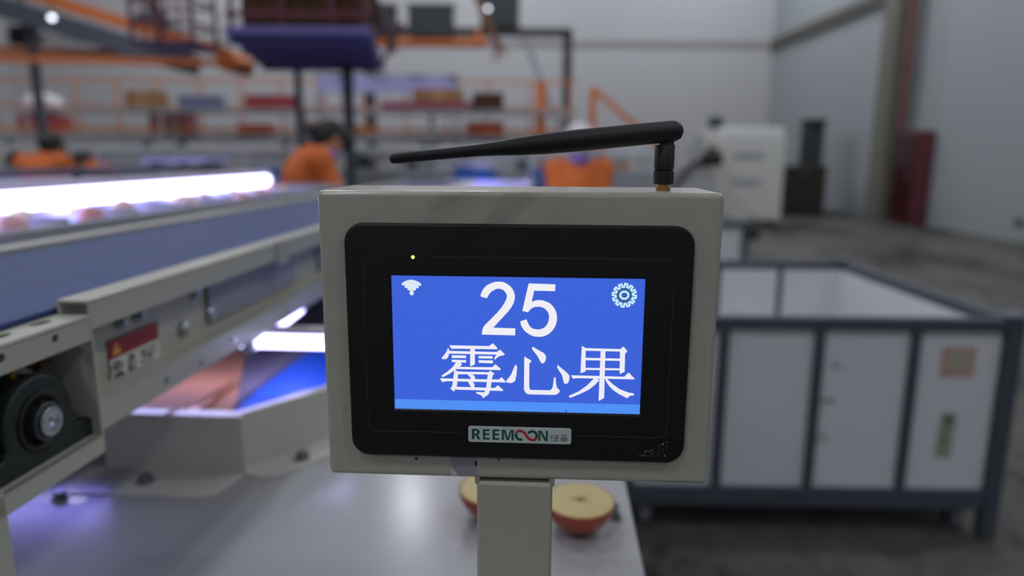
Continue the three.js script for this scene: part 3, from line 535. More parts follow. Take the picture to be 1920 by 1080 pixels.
// ================================================================ FRUIT LANE with the long LED tube
{
  const t = mthing('fruit_lane', 'narrow fruit lane with white trough and grey guard beyond the blue belt', 'conveyor', [-1.28, 0, -2.3]);
  add(t, 'trough', bx(0.40, 0.02, 2.3, 0.005), X.lilac, [0, 1.205, 0]);  // white trough, coloured lilac for the tube light on it
  add(t, 'guard_board', bx(0.02, 0.10, 2.35, 0.004), X.grey, [0.215, 1.20, 0]);
  add(t, 'guard_board', bx(0.02, 0.12, 2.35, 0.004), X.grey, [-0.215, 1.215, 0]);
  for (let k = 0; k < 8; k++) add(t, 'back_panel', bx(0.008, 0.06, 0.235, 0.003), X.lilac, [-0.10, 1.247, -0.945 + k * 0.27]);  // added boards; lilac lamp light put into their colour
  for (let k = 0; k < 9; k++) add(t, 'divider', bx(0.38, 0.05, 0.018, 0.003), X.grey, [0, 1.235, -1.08 + k * 0.27]);
  for (const v of [-1, 1]) for (const s of [-1, 1]) add(t, 'leg', bx(0.04, 1.195, 0.04, 0.004), X.grey, [s * 0.18, 0.5975, v]);
  ledTube('very long bright LED tube hung over the fruit lane beyond the blue belt', [-1.30, 1.287, -1.25], [-1.30, 1.287, -3.09], 0.026, undefined, 'down', 12);
  const s = mthing('lamp_stand', 'thin dark stand carrying the long LED tube over the fruit lane', 'stand', [-1.56, 0, -2.2]);
  for (const v of [-0.8, 0, 0.8]) add(s, 'upright', bx(0.02, 1.34, 0.02, 0.003), X.dark, [0, 0.67, v]);
  add(s, 'top_rail', bx(0.03, 0.02, 1.9, 0.003), X.dark, [0, 1.345, 0]);
  for (const v of [-0.8, 0, 0.8]) add(s, 'arm', bx(0.27, 0.012, 0.02, 0.002), X.dark, [0.135, 1.33, v]);
  // apples rolling in the lane
  const prof = []; for (let k = 0; k <= 20; k++) { const a = -Math.PI / 2 + Math.PI * k / 20; prof.push([Math.max(0.0005, 0.036 * Math.cos(a) * (1 + 0.05 * Math.sin(a))), 0.033 * Math.sin(a) - 0.006 * Math.exp(-((Math.cos(a)) ** 2) * 30) * Math.sign(Math.sin(a))]); }
  const body = lathe(prof, 24), stem = tube([[0, 0.022, 0], [0.001, 0.034, 0], [0.004, 0.042, 0]], 0.0014, 6, 5);
  const cols = [0xe6b8aa, 0xdca6a6, 0xecd4c2, 0xd8968e].map((c) => std(c, 0.4));
  const words = ['first', 'second', 'third', 'fourth', 'fifth', 'sixth', 'seventh', 'eighth', 'ninth', 'tenth', 'eleventh', 'twelfth', 'thirteenth', 'fourteenth'];
  for (let k = 0; k < 14; k++) {
    const v = -1.355 - Math.floor(k / 2) * 0.27 - (k % 2 ? 0.055 : -0.055), u = -1.20 + 0.06 * Math.sin(k * 2.3);
    const a = mthing('apple', `pale red apple, ${words[k]} from the near end of the fruit lane`, 'apple', [u, 1.215, v], 'apples in the fruit lane'); a.scale.setScalar(0.86);
    add(a, 'fruit', body, cols[k % 4], [0, 0.0335, 0], [rr(-0.4, 0.4), 0, rr(-0.4, 0.4)]); add(a, 'stem', stem, X.darkBrown, [0, 0.034, 0]);
  }
}
// more lanes farther left
function sideLane(label, u, v0, v1, w, y) {
  const t = mthing('sorting_lane', label, 'conveyor', [u, 0, (v0 + v1) / 2]); const L = v0 - v1;
  add(t, 'belt', bx(w, 0.02, L, 0.004), X.lilac, [0, y, 0]);  // lilac colour stands in for violet lamp light on the belt
  for (const s of [-1, 1]) { add(t, 'side_frame', bx(0.03, 0.07, L, 0.004), X.grey, [s * (w / 2 + 0.017), y - 0.03, 0]); for (const q of [-1, 1]) add(t, 'leg', bx(0.05, y - 0.06, 0.05, 0.004), X.grey, [s * (w / 2 - 0.05), (y - 0.06) / 2, q * (L / 2 - 0.2)]); }
  return t;
}
sideLane('wide sorting belt with lilac light in its colour, far left behind the long LED tube', -3.45, -2.6, -5.6, 1.0, 1.20);
sideLane('short sorting belt with lilac light in its colour, farther back, ending beside the large worker', -2.45, -4.0, -5.1, 0.6, 1.17);
sideLane('pale belt, lilac light in its colour, in the middle distance just above the display box', -0.68, -5.2, -7.6, 0.85, 1.13);
function hoodedLamp(label, u, v0, v1, y, w) {
  const L = v0 - v1, t = mthing('hooded_lamp', label, 'lamp', [u, y, (v0 + v1) / 2]);
  add(t, 'hood', bx(0.12, 0.03, L, 0.006), X.grey, [0, 0.017, 0]);
  add(t, 'diffuser', bx(0.10, 0.004, L - 0.02, 0.001), glow(0xa29cff, 2), [0, 0, 0]);
  areaLight(t, 0.10, L - 0.02, 4, 0xa29cff, [0, -0.004, 0], DOWN);
  for (const q of [-1, 1]) { add(t, 'yoke', bx(w + 0.12, 0.02, 0.02, 0.003), X.grey, [0, 0.042, q * (L / 2 - 0.1)]); for (const s of [-1, 1]) add(t, 'upright', bx(0.02, y + 0.05, 0.02, 0.003), X.grey, [s * (w / 2 + 0.06), 0.05 - (y + 0.05) / 2, q * (L / 2 - 0.1)]); }
}
hoodedLamp('low hooded violet lamp over the short lilac-lit belt beside the large worker', -2.45, -4.1, -5.0, 1.36, 0.6);
hoodedLamp('low hooded violet lamp over the pale belt just above the display box', -0.68, -5.3, -7.5, 1.33, 0.85);
// small bare lamps seen as bright dots
function dotLamp(label, pos, len, up, mat = dotGlow) {
  const t = thing('small_lamp', label, 'lamp', pos), d = up ? 1 : -1;
  add(t, 'bulb', new THREE.SphereGeometry(0.03, 16, 12), mat); add(t, 'socket', cyl(0.022, 0.05, 16), X.dark, [0, d * 0.045, 0]);
  add(t, up ? 'cord' : 'stem', cyl(up ? 0.006 : 0.012, len, 8), X.dark, [0, d * (0.07 + len / 2), 0]);
  const l = new THREE.PointLight(0xeef0ff, 0.2); l.name = 'lamp_light'; l.shadow.radius = 1.2; l.castShadow = true; t.add(l); return t;
}
dotLamp('small bare bulb shining at the upper left beside the inclined orange conveyor', [-5.02, 2.85, -7.95], HC - 2.92, true);
dotLamp('small bare bulb shining at the top middle, beside the brown strut', [-0.42, 3.77, -12.0], HC - 3.84, true);
dotLamp('small lamp glowing just over the display box, below the antenna', [0.092, 1.205, -4.95], 1.135, false, glow(0xb6a8f0, 1.0));

// ================================================================ BANK OF GREY MACHINES behind the lanes
{
  const t = thing('grader_bank', 'long low bank of pale grey grading machines across the hall behind the lanes', 'machine', [-3.6, 0, -10.7]);
  add(t, 'cabinet', bx(11.4, 1.18, 0.9, 0.03), X.grey, [0, 0.62, 0]);
  add(t, 'hood', bx(11.4, 0.22, 0.7, 0.05), std(0xb4b6ba, 0.5), [0, 1.40, -0.1]);
  add(t, 'plinth', bx(11.2, 0.04, 0.8, 0.01), X.dark, [0, 0.02, 0]);
  for (let k = 0; k < 16; k++) add(t, 'post', bx(0.07, 0.28, 0.07, 0.01), X.cream, [-5.3 + k * 0.71, 1.28, 0.38]);
  const G = 'dark drive motors along the grader bank', nth = ['first', 'second', 'third', 'fourth', 'fifth', 'sixth', 'seventh', 'eighth', 'ninth', 'tenth', 'eleventh'];
  let mk;
  [-8.0, -7.3, -6.3, -5.2, -4.4, -3.0, -2.2, -1.5, -0.7, 0.15, 1.3].forEach((x, i) => {
    const label = `dark drive motor on the pale grader bank, ${nth[i]} from its left end`;
    if (mk) { copy(mk, label, [x, 1.21, -10.35]); return; }
    mk = thing('drive_motor', label, 'motor', [x, 1.21, -10.35], 0, G);
    add(mk, 'body', at(cyl(0.085, 0.22, 18), 0, 0.085, 0, 0, 0, Math.PI / 2), X.dark); add(mk, 'terminal_box', bx(0.1, 0.07, 0.09, 0.01), X.black, [0, 0.18, 0]);
  });
  const bG = 'blue fruit bins in front of the grader bank';
  const b = thing('fruit_bin', 'bright blue fruit bin left of the large worker', 'bin', [-2.55, 0, -7.6], 0.1, bG);
  add(b, 'shell', join(at(bx(0.42, 0.02, 0.32, 0.005), 0, 0.01, 0), at(bx(0.42, 0.3, 0.02, 0.005), 0, 0.16, 0.15), at(bx(0.42, 0.3, 0.02, 0.005), 0, 0.16, -0.15), at(bx(0.02, 0.3, 0.32, 0.005), 0.2, 0.16, 0), at(bx(0.02, 0.3, 0.32, 0.005), -0.2, 0.16, 0)), X.blueBin);
  add(b, 'rim', join(at(bx(0.46, 0.025, 0.03, 0.006), 0, 0.31, 0.165), at(bx(0.46, 0.025, 0.03, 0.006), 0, 0.31, -0.165), at(bx(0.03, 0.025, 0.3, 0.006), 0.215, 0.31, 0), at(bx(0.03, 0.025, 0.3, 0.006), -0.215, 0.31, 0)), X.blueBin);
  b.position.y = 0.95;
  copy(b, 'pale blue fruit bin under the thin end of the antenna', [-0.42, 0.93, -7.9], -0.2, bG);
  copy(b, 'blue fruit bin beside the worker in the white cap', [0.4, 0.95, -7.8], 0.3, bG);
  for (const c of scene.children.filter((o) => /^fruit_bin/.test(o.name))) {
    const s = thing('bin_stool', `low steel stool under the ${c.userData.label}`, 'stool', [c.position.x, 0, c.position.z], c.rotation.y);
    const H = c.position.y; add(s, 'seat', bx(0.44, 0.03, 0.34, 0.006), X.galv, [0, H - 0.015, 0]);
    for (const a of [-1, 1]) for (const d of [-1, 1]) add(s, 'leg', bx(0.03, H - 0.03, 0.03, 0.004), X.galv, [a * 0.19, (H - 0.03) / 2, d * 0.14]);
  }
}

// ================================================================ MEZZANINE with orange railing and cartons
{
  const t = thing('mezzanine', 'grey steel mezzanine with orange posts and railing across the back of the hall', 'platform', [-4.4, 0, -14.0]);
  const L = 11.2;
  add(t, 'deck', bx(L, 0.12, 1.7, 0.01), X.grey, [0, 1.72, -0.45]);
  for (const x of [-5.4, -2.7, 0, 2.7, 5.4]) for (const z of [0.3, -1.2]) add(t, 'column', bx(0.16, 1.66, 0.16, 0.01), X.grey, [x, 0.83, z]);
  for (let k = 0; k <= 14; k++) add(t, 'baluster', bx(0.04, 1.0, 0.04, 0.006), X.railPale, [-5.5 + k * 0.785, 2.27, 0.35]);
  for (const y of [2.78, 2.28]) add(t, 'hand_rail', bx(L, 0.04, 0.04, 0.006), X.railPale, [0, y, 0.35]);
  add(t, 'toe_board', bx(L, 0.07, 0.02, 0.004), X.railPale, [0, 1.86, 0.38]);
  const s = thing('orange_stair', 'orange stair railing leading down at the right end of the mezzanine', 'stair', [1.55, 0, -14.4]);
  add(s, 'newel', bx(0.12, 2.75, 0.12, 0.01), X.orange, [0.05, 1.375, 0]);
  add(s, 'hand_rail', bar([0.05, 2.74, 0], [2.2, 0.95, 0], 0.10, 0.09), X.orange);
  add(s, 'stringer', bar([0.1, 1.72, 0], [2.2, 0.06, 0], 0.06, 0.2), X.orange);
  for (let k = 0; k < 6; k++) add(s, 'tread', bx(0.26, 0.03, 0.8, 0.005), X.galv, [0.35 + k * 0.31, 1.47 - k * 0.25, -0.42]);
  const q = thing('orange_post', 'stout orange guard post left of the dark portal leg', 'post', [0.52, 0, -13.4]);
  add(q, 'shaft', bx(0.18, 2.72, 0.18, 0.015), X.orange, [0, 1.36, 0]); add(q, 'foot_plate', bx(0.3, 0.02, 0.3, 0.005), X.galv, [0, 0.01, 0]); add(q, 'cap', bx(0.2, 0.03, 0.2, 0.008), X.orange, [0, 2.73, 0]);
  // upper roller track on which crates travel
  const r = thing('roller_track', 'thin pale roller track above the mezzanine deck carrying crates', 'conveyor', [-3.9, 0, -13.0]);
  for (const z of [-0.25, 0.25]) add(r, 'rail', bx(10, 0.06, 0.04, 0.006), X.grey, [0, 2.17, z]);
  for (let k = 0; k < 40; k++) add(r, 'roller', at(cyl(0.025, 0.46, 10), 0, 0, 0, Math.PI / 2), X.galv, [-4.9 + k * 0.25, 2.185, 0]);
  for (const x of [-4.8, -2.4, 0, 2.4, 4.8]) for (const z of [-0.25, 0.25]) add(r, 'leg', bx(0.05, 2.14, 0.05, 0.006), X.grey, [x, 1.07, z]);
}
function carton(label, pos, [w, h, d], turn = 0, group = 'cartons and crates above the machines') {
  const t = thing('carton', label, 'carton', pos, turn, group);
  add(t, 'box', bx(w, h, d, 0.008), /dark/.test(label) ? X.cartonDarkShaded : /maroon/.test(label) ? std(0x7a4a4a, 0.8) : X.carton, [0, h / 2, 0]); add(t, 'tape', bx(0.06, h + 0.004, d + 0.004, 0.003), /dark/.test(label) ? X.cartonDarkShaded : /maroon/.test(label) ? std(0x70443e, 0.6) : std(0xb9966a, 0.4), [0, h / 2, 0]); return t;
}
function crate(label, mat, pos, [w, h, d], turn = 0, group = 'cartons and crates above the machines') {
  const t = thing('crate', label, 'crate', pos, turn, group);
  add(t, 'shell', join(at(bx(w, 0.02, d, 0.004), 0, 0.01, 0), at(bx(w, h, 0.02, 0.004), 0, h / 2, d / 2), at(bx(w, h, 0.02, 0.004), 0, h / 2, -d / 2), at(bx(0.02, h, d, 0.004), w / 2, h / 2, 0), at(bx(0.02, h, d, 0.004), -w / 2, h / 2, 0)), mat);
  add(t, 'rim', join(at(bx(w + 0.04, 0.03, 0.03, 0.006), 0, h, d / 2 + 0.01), at(bx(w + 0.04, 0.03, 0.03, 0.006), 0, h, -d / 2 - 0.01), at(bx(0.03, 0.03, d, 0.006), w / 2 + 0.01, h, 0), at(bx(0.03, 0.03, d, 0.006), -w / 2 - 0.01, h, 0)), mat); return t;
}
const RY = 2.212, DY = 1.78;
carton('brown carton on the roller track left of the grey-blue crate', [-6.65, RY, -13.0], [0.6, 0.3, 0.4]);
crate('grey-blue crate on the roller track left of the red one', std(0x6c7290, 0.6), [-5.65, RY, -13.0], [0.65, 0.2, 0.42]);
crate('red crate on the roller track behind the large worker\'s head', X.crateRed, [-4.38, RY, -13.0], [0.82, 0.22, 0.42]);
carton('maroon carton on the mezzanine deck below the brown one', [-6.75, DY, -14.15], [0.75, 0.5, 0.45]);
carton('small brown carton on the deck beneath the red crate', [-4.15, DY, -14.15], [0.34, 0.28, 0.3]);
crate('flat reddish crate on the deck beneath the grey-blue crate', X.crateRed, [-5.1, DY, -14.15], [0.6, 0.2, 0.4]);
crate('deep red crate at the far left under the white bag', X.crateRed, [-9.3, DY, -14.15], [0.8, 0.34, 0.42]);
crate('long flat magenta tray under the orange-brown carton in the middle', std(0x94415a, 0.55), [-1.55, RY, -13.0], [1.6, 0.12, 0.44]);
carton('orange-brown carton in the magenta tray', [-1.35, RY + 0.03, -13.02], [0.9, 0.33, 0.36]);
carton('dark brown carton at the right end of the magenta tray', [-0.45, RY, -13.0], [0.55, 0.3, 0.36]);
crate('small red crate on the mezzanine deck right of centre', X.crateRed, [-0.55, DY, -14.15], [0.7, 0.26, 0.4]);
carton('small brown carton on the deck beneath the lilac sheet', [-2.95, DY, -14.15], [0.5, 0.2, 0.4]);
{
  const t = thing('white_bag', 'crumpled white sack lying on the deep red crate at the far left', 'sack', [-9.3, DY + 0.36, -14.15]);
  const g = new THREE.SphereGeometry(0.3, 24, 16), p = g.attributes.position; for (let i = 0; i < p.count; i++) { const x = p.getX(i), y = p.getY(i), z = p.getZ(i), k = 1 + 0.09 * Math.sin(x * 21 + z * 13) * Math.cos(y * 17); p.setXYZ(i, x * k * 1.3, (y * k * 0.75) + 0.2, z * k); } g.computeVertexNormals();
  add(t, 'sack', g, X.capCloth); add(t, 'tie', at(new THREE.TorusGeometry(0.07, 0.016, 8, 16), 0, 0, 0, Math.PI / 2), X.orange, [0, 0.43, 0]);
  const l = thing('lilac_sheet', 'pale lilac plastic sheet hung on a rod above the orange-brown carton', 'sheet', [-2.35, 2.52, -13.45]);
  const s = new THREE.BoxGeometry(2.6, 0.3, 0.02, 60, 1, 1), q = s.attributes.position; for (let i = 0; i < q.count; i++) q.setZ(i, q.getZ(i) + 0.05 * Math.sin(q.getX(i) * 9)); s.computeVertexNormals();
  add(l, 'sheet', s, std(0xa8a8d8, 0.5), [0, 0.18, 0]); add(l, 'rod', at(cyl(0.02, 2.7, 12), 0, 0, 0, 0, 0, Math.PI / 2), X.galv, [0, 0.34, 0]);
  for (const x of [-1.3, 1.3]) add(l, 'support', bx(0.04, 2.86, 0.04, 0.005), X.galv, [x, -1.09, 0]);
}

// ================================================================ OVERHEAD PLATFORM with the caged cartons
{
  const t = thing('overhead_platform', 'overhead purple steel platform on dark columns with a red cage rail', 'platform', [-2.42, 0, -8.3]);
  const s = new THREE.Shape(); s.moveTo(-0.36, -1.3); s.lineTo(1.04, -1.3); s.lineTo(0.66, 1.32); s.lineTo(-0.92, 1.32); s.closePath();
  add(t, 'deck', at(extr(s, 0.07, 0.006), 0, 2.545, 0, -Math.PI / 2), X.purpleSteel);
  for (let k = 0; k < 4; k++) add(t, 'joist', bx(1.45 + 0.05 * k, 0.07, 0.05, 0.006), X.purpleSteel, [0.33 - k * 0.13, 2.51, 1.1 - k * 0.75]);
  for (const [x, z] of [[-0.42, -1.2], [0.28, -1.0]]) add(t, 'column', bx(x < 0 ? 0.08 : 0.13, 2.54, 0.1, 0.01), X.slate, [x, 1.27, z]);
  for (const x of [-0.3, 0.2, 0.68, 1.0]) add(t, 'cage_post', bx(0.045, 1.1, 0.045, 0.005), X.cageRed, [x, 3.16, 1.26]);
  for (const y of [2.72, 3.15, 3.6]) add(t, 'cage_rail', bx(1.38, 0.045, 0.04, 0.005), X.cageRed, [0.34, y, 1.29]);
  add(t, 'brace', bar([0.62, 2.5, -1.28], [0.98, 3.1, -1.2], 0.05), X.cageRed);
  add(t, 'side_rail', bar([1.08, 2.9, 1.25], [0.84, 2.75, -1.3], 0.06), X.cageRed);
  carton('large brown carton, darkened for shade, on the purple platform, left one', [-2.34, 2.616, -7.55], [0.66, 0.8, 0.8], 0.02, 'cartons on the purple platform');  // brown tint darkened to paint in shade
  carton('large brown carton, darkened for shade, on the purple platform, right one beside the cage corner', [-1.74, 2.616, -7.55], [0.5, 0.8, 0.8], -0.02, 'cartons on the purple platform');
  const b = thing('wire_basket', 'empty magenta wire basket hung left of the purple platform', 'basket', [-3.62, 2.52, -7.8]);
  const W = 0.62, H = 0.7, D = 0.6;
  for (const sx of [-1, 1]) for (const sz of [-1, 1]) add(b, 'corner_post', bx(0.04, H, 0.04, 0.006), X.cageRed, [sx * W / 2, H / 2, sz * D / 2]);
  for (const y of [0.02, 0.22, 0.45, H]) for (const sz of [-1, 1]) { add(b, 'hoop', bx(W, 0.03, 0.03, 0.005), X.cageRed, [0, y, sz * D / 2]); add(b, 'hoop', bx(0.03, 0.03, D, 0.005), X.cageRed, [sz * W / 2, y, 0]); }
  for (let k = 1; k < 5; k++) add(b, 'wire', bx(0.018, H, 0.018, 0.003), X.cageRed, [-W / 2 + k * W / 5, H / 2, D / 2]);
  add(b, 'floor_sheet', bx(W, 0.03, D, 0.004), X.purpleSteel, [0, 0.0, 0]);
  for (const sx of [-1, 1]) add(b, 'hanger', cyl(0.02, 6.2, 10), X.dark, [sx * W / 2, H + 3.08, 0]);
}
// ================================================================ INCLINED ORANGE CONVEYOR, upper left
{
  const t = thing('inclined_conveyor', 'dark inclined conveyor with orange side rails at the upper left', 'conveyor', [0, 0, -9.0]);
  const a = [-6.9, 3.54, 0], b = [-3.42, 2.52, 0];
  for (const z of [0.3, -0.35]) add(t, 'side_rail', bar([a[0], a[1] + 0.06, z], [b[0], b[1] + 0.06, z], 0.06, 0.13), X.orange);
  add(t, 'bed', bar([a[0], a[1] - 0.2, 0], [b[0] - 0.6, b[1] - 0.02, 0], 0.55, 0.24), X.slate);
  add(t, 'lower_rail', bar([-6.9, 2.52, 0.3], [-3.4, 2.48, 0.3], 0.05, 0.075), X.orange);
  add(t, 'lower_rail', bar([-7.6, 2.72, -0.35], [-4.3, 2.66, -0.35], 0.05, 0.09), X.orange);
  add(t, 'support_post', bx(0.09, 3.1, 0.09, 0.008), X.slate, [-6.0, 1.55, -0.05]); for (const x of [-4.6, -3.5]) add(t, 'hanger', cyl(0.015, 6.4, 8), X.dark, [x, 6.1, -0.05]);
  add(t, 'end_drum', at(cyl(0.12, 0.6, 20), 0, 0, 0, Math.PI / 2), X.orange, [-3.45, 2.5, 0]);
  const m = thing('hung_motor', 'black gear motor hung at the upper left edge of the hall steelwork', 'motor', [-6.45, 2.92, -9.6]);
  add(m, 'body', bx(0.3, 0.24, 0.24, 0.03), X.black, [0, 0, 0]); add(m, 'shaft', at(cyl(0.04, 0.2, 12), 0.2, 0, 0, 0, 0, Math.PI / 2), X.steelDull); add(m, 'hanger', cyl(0.03, 6.35, 10), X.dark, [0, 3.28, 0]);
  const n = thing('hung_motor', 'dark round motor hung beside the upper end of the orange rail', 'motor', [-4.75, 3.08, -9.6]);
  add(n, 'body', at(cyl(0.15, 0.3, 18), 0, 0, 0, 0, 0, Math.PI / 2), X.dark); add(n, 'shaft', at(cyl(0.04, 0.2, 12), 0.2, 0, 0, 0, 0, Math.PI / 2), X.steelDull); add(n, 'hanger', cyl(0.05, 6.2, 10), X.dark, [0, 3.22, 0]);
}
// ================================================================ DARK PORTAL with containers
{
  const t = thing('steel_portal', 'black steel portal frame with one leg right of centre', 'frame', [0, 0, -16.1]);
  add(t, 'beam', bx(4.6, 0.17, 0.2, 0.015), X.dark, [-1.0, 4.08, 0]);
  for (const x of [1.2, -3.2]) { add(t, 'leg', bx(0.2, 4.1, 0.2, 0.015), X.dark, [x, 2.05, 0]); add(t, 'foot_plate', bx(0.4, 0.02, 0.4, 0.005), X.dark, [x, 0.01, 0]); }
  add(t, 'brace', bar([0.25, 3.95, 0.05], [1.1, 1.9, 0.05], 0.12, 0.1), X.grey);
  add(t, 'ledge_beam', bx(2.6, 0.14, 0.5, 0.01), X.orange, [-1.85, 3.80, 0.35]);
  add(t, 'ledge_bracket', bx(0.1, 0.3, 0.5, 0.01), X.orange, [-2.9, 3.9, 0.3]); add(t, 'ledge_bracket', bx(0.1, 0.3, 0.5, 0.01), X.orange, [-0.75, 3.9, 0.3]);
  const c = thing('dark_container', 'small dark container on the orange ledge of the portal, left of the large one', 'container', [-2.75, 3.88, -15.6], 0, 'dark containers on the orange ledge');
  add(c, 'shell', bx(0.5, 0.62, 0.4, 0.03), X.dark, [0, 0.31, 0]); add(c, 'lid', bx(0.54, 0.05, 0.44, 0.015), X.slate, [0, 0.63, 0]);
  const d = copy(c, 'large dark container in the middle of the orange ledge of the portal', [-1.75, 3.88, -15.6], 0); d.scale.set(1.9, 1, 1);
  const e = copy(c, 'dark greenish container right of the brown strut', [-0.35, 3.9, -16.15], 0); e.rotation.z = 0.0; e.scale.set(1.7, 1, 0.5); e.position.set(-0.3, 4.17, -16.0);
  const s = thing('brown_strut', 'brown slanting strut crossing in front of the dark containers', 'strut', [0, 0, -13.6]);
  add(s, 'strut', bar([-0.95, 4.95, 0], [-0.27, 3.35, 0], 0.14, 0.14), std(0x6a4a38, 0.7)); add(s, 'hook', at(new THREE.TorusGeometry(0.1, 0.035, 8, 16, 4.4), -0.25, 3.25, 0), std(0x8a5a36, 0.6)); add(s, 'hanger', cyl(0.02, 4.6, 8), X.dark, [-0.95, 7.15, 0]);
}

// ================================================================ WORKERS
const sub = (a, b) => [a[0] - b[0], a[1] - b[1], a[2] - b[2]], dot = (a, b) => a[0] * b[0] + a[1] * b[1] + a[2] * b[2];
function capsule(p, a, b, ra, rb) { const pa = sub(p, a), ba = sub(b, a), h = Math.min(1, Math.max(0, dot(pa, ba) / Math.max(1e-9, dot(ba, ba)))); return Math.hypot(pa[0] - ba[0] * h, pa[1] - ba[1] * h, pa[2] - ba[2] * h) - (ra + (rb - ra) * h); }
function isoMesh(bones, lo, hi, cell, k) {
  const size = Math.max(hi[0] - lo[0], hi[1] - lo[1], hi[2] - lo[2]), n = Math.min(120, Math.ceil(size / cell) + 4), mc = new MarchingCubes(n, new THREE.MeshBasicMaterial(), false, false, 90000);
  const ctr = [0, 1, 2].map((i) => (lo[i] + hi[i]) / 2), half = size / 2 * 1.06;
  for (let z = 0; z < n; z++) for (let y = 0; y < n; y++) for (let x = 0; x < n; x++) {
    const p = [ctr[0] + half * (x - n / 2) / (n / 2), ctr[1] + half * (y - n / 2) / (n / 2), ctr[2] + half * (z - n / 2) / (n / 2)];
    let s = 1e9; for (const [a, b, ra, rb] of bones) { const d = capsule(p, a, b, ra, rb); if (d > s + k) continue; if (s > 1e8) { s = d; continue; } const h = Math.max(k - Math.abs(s - d), 0) / k; s = Math.min(s, d) - h * h * k / 4; }
    mc.field[z * n * n + y * n + x] = -s;
  }
  mc.isolation = 0; mc.update();
  const g = new THREE.BufferGeometry(), c = mc.count ?? mc.geometry.drawRange.count, pos = mc.positionArray.slice(0, c * 3), nor = mc.normalArray.slice(0, c * 3);
  for (let i = 0; i < pos.length; i += 3) for (let j = 0; j < 3; j++) pos[i + j] = pos[i + j] * half + ctr[j];
  for (let i = 0; i < nor.length; i += 3) { const l = Math.hypot(nor[i], nor[i + 1], nor[i + 2]) || 1; nor[i] /= l; nor[i + 1] /= l; nor[i + 2] /= l; }
  g.setAttribute('position', new THREE.BufferAttribute(pos, 3)); g.setAttribute('normal', new THREE.BufferAttribute(nor, 3));
  return g;
}
const bounds = (bones, m = 0.05) => { const lo = [9, 9, 9], hi = [-9, -9, -9]; for (const [a, b, ra, rb] of bones) for (const [p, r] of [[a, ra], [b, rb]]) for (let i = 0; i < 3; i++) { lo[i] = Math.min(lo[i], p[i] - r - m); hi[i] = Math.max(hi[i], p[i] + r + m); } return [lo, hi]; };
const solid = (bones, cell, k) => isoMesh(bones, ...bounds(bones), cell, k);
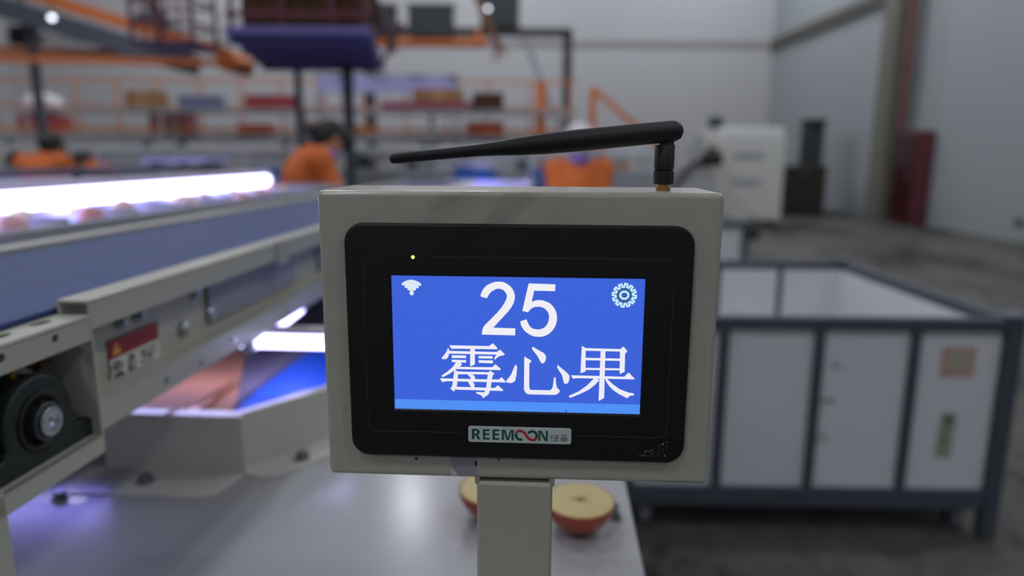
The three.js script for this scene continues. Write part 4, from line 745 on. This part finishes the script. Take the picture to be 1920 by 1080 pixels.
function worker(label, pos, turn, { lean = 0.25, nod = 0.5, spread = 0, cap = false, reach = 0.42 }) {
  const t = thing('person', label, 'person', pos, turn);
  const tip = (d, y0 = [0, 0.93, 0]) => [y0[0], y0[1] + d * Math.cos(lean), y0[2] + d * Math.sin(lean)];
  const hip = [0, 0.93, 0], chest = tip(0.34), neck = tip(0.50), side = (p, x, y = 0, z = 0) => [p[0] + x, p[1] + y, p[2] + z];
  const hd = lean + nod, head = [0, neck[1] + 0.15 * Math.cos(hd), neck[2] + 0.15 * Math.sin(hd)], fw = [0, -Math.sin(hd), Math.cos(hd)], uw = [0, Math.cos(hd), Math.sin(hd)];
  const on = (f, u, x = 0) => [x, head[1] + fw[1] * f + uw[1] * u, head[2] + fw[2] * f + uw[2] * u];
  const arms = [-1, 1].map((s) => { const sh = side(tip(0.45), s * 0.19); const el = [s * (0.25 + spread), sh[1] - 0.25, sh[2] + 0.1], wr = [s * 0.16, Math.max(sh[1] - 0.33, 0.98), sh[2] + reach - 0.06]; return { s, sh, el, wr }; });
  const legs = [-1, 1].map((s) => ({ s, h: [s * 0.09, 0.88, 0], k: [s * 0.1, 0.48, 0.03], a: [s * 0.1, 0.085, -0.02], f: [s * 0.115, 0.04, 0.13] }));
  // the body, head and hands as one surface
  const body = [[hip, chest, 0.125, 0.14], [chest, neck, 0.14, 0.06], [tip(0.44), head, 0.058, 0.055], [on(-0.01, 0.03), on(0.01, 0.01), 0.1, 0.095], [on(0.03, -0.06), on(0.055, -0.08), 0.06, 0.045]];
  for (const { s, sh, el, wr } of arms) body.push([side(tip(0.42), s * 0.08), sh, 0.07, 0.06], [sh, el, 0.052, 0.04], [el, wr, 0.04, 0.028]);
  for (const { h, k, a, f } of legs) body.push([h, k, 0.085, 0.055], [k, a, 0.052, 0.036], [a, f, 0.04, 0.034]);
  const face = [[on(0.085, 0.0), on(0.118, -0.025), 0.012, 0.014], [on(0.1, -0.062, -0.02), on(0.1, -0.062, 0.02), 0.011, 0.011], [on(0, 0, 0.098), on(-0.012, 0.03, 0.104), 0.014, 0.016], [on(0, 0, -0.098), on(-0.012, 0.03, -0.104), 0.014, 0.016]];
  const hands = []; for (const { s, wr } of arms) {
    const palm = [wr[0] - s * 0.012, wr[1] - 0.012, wr[2] + 0.075]; hands.push([wr, palm, 0.026, 0.03]);
    for (let f = 0; f < 4; f++) { const o = (f - 1.5) * 0.021, len = [0.062, 0.075, 0.07, 0.054][f], r0 = [palm[0] + o, palm[1] - 0.004, palm[2] + 0.012], m = [r0[0], r0[1] - 0.012, r0[2] + len * 0.55], e = [r0[0], m[1] - 0.03, m[2] + len * 0.35]; hands.push([r0, m, 0.0095, 0.0088], [m, e, 0.0088, 0.0075]); }
    const th = [wr[0] - s * 0.03, wr[1] - 0.012, wr[2] + 0.035]; hands.push([th, [th[0] - s * 0.03, th[1] - 0.012, th[2] + 0.03], 0.012, 0.0095], [[th[0] - s * 0.03, th[1] - 0.012, th[2] + 0.03], [th[0] - s * 0.032, th[1] - 0.03, th[2] + 0.055], 0.0095, 0.008]);
  }
  const parts = [solid(body, 0.022, 0.05), solid(face, 0.006, 0.02), ...arms.map((_, i) => solid(hands.slice(i * 11, i * 11 + 11), 0.005, 0.012))];
  add(t, 'body', mergeGeometries(parts), X.skin);
  for (const s of [-1, 1]) add(t, 'eye', new THREE.SphereGeometry(0.011, 10, 8), X.hair, on(0.094, 0.008, s * 0.034));
  const jacket = [[side(hip, 0, -0.12), side(hip, 0, 0.02), 0.185, 0.185], [hip, chest, 0.18, 0.19], [chest, tip(0.46), 0.19, 0.11]];
  for (const { s, sh, el, wr } of arms) jacket.push([side(tip(0.40), s * 0.09), sh, 0.12, 0.095], [sh, el, 0.09, 0.075], [el, [wr[0], wr[1], wr[2] - 0.03], 0.075, 0.05]);
  add(t, 'jacket', solid(jacket, 0.02, 0.05), X.orangeJacket);
  const tr = []; for (const { s, h, k, a } of legs) tr.push([[s * 0.05, 0.92, 0], h, 0.12, 0.115], [h, k, 0.112, 0.08], [k, a, 0.078, 0.065]);
  add(t, 'trousers', solid(tr, 0.02, 0.03), X.trousers);
  for (const { a, f } of legs) add(t, 'shoe', solid([[side(a, 0, -0.035, -0.03), side(f, 0, 0.004), 0.052, 0.046]], 0.012, 0.01), X.black);
  add(t, 'hair', solid([[on(-0.035, 0.045), on(0.03, 0.075), 0.112, 0.088], [on(-0.05, -0.02), on(-0.03, -0.05), 0.085, 0.07], ...(cap ? [] : [[on(-0.11, -0.02), on(-0.14, -0.06), 0.06, 0.045]])], 0.012, 0.03), X.hair);
  add(t, 'face_mask', solid([[on(0.06, -0.05, -0.03), on(0.06, -0.05, 0.03), 0.058, 0.058], [on(0.07, -0.035), on(0.075, -0.075), 0.052, 0.045]], 0.009, 0.02), X.mask);
  if (cap) { const c = add(t, 'cap', solid([[on(-0.03, 0.075), on(0.02, 0.085), 0.122, 0.112]], 0.012, 0.02), X.capCloth); void c; }
  return t;
}
const wA = worker('large dark-haired worker in orange, head bent, just left of the display box', [-1.51, 0, -5.0], Math.PI / 2 + 0.5, { lean: 0.2, nod: 0.75, reach: 0.30 });
wA.scale.setScalar(0.99);
const wB = copy(wA, 'worker in orange with black hair at the far left, under the deep red crate', [-4.46, 0, -6.6], 0.05);
wB.scale.setScalar(0.95);
worker('worker in orange stooping low, just right of the one at the far left', [-4.66, 0, -8.3], -0.4, { lean: 0.95, nod: 0.5, reach: 0.3 });
worker('worker in orange with a white cap and lilac mask, under the antenna', [0.53, 0, -5.6], -0.1, { lean: 0.12, nod: 0.35, cap: true, spread: -0.06, reach: 0.3 }).scale.setScalar(0.94);

renderer.render(scene, camera);
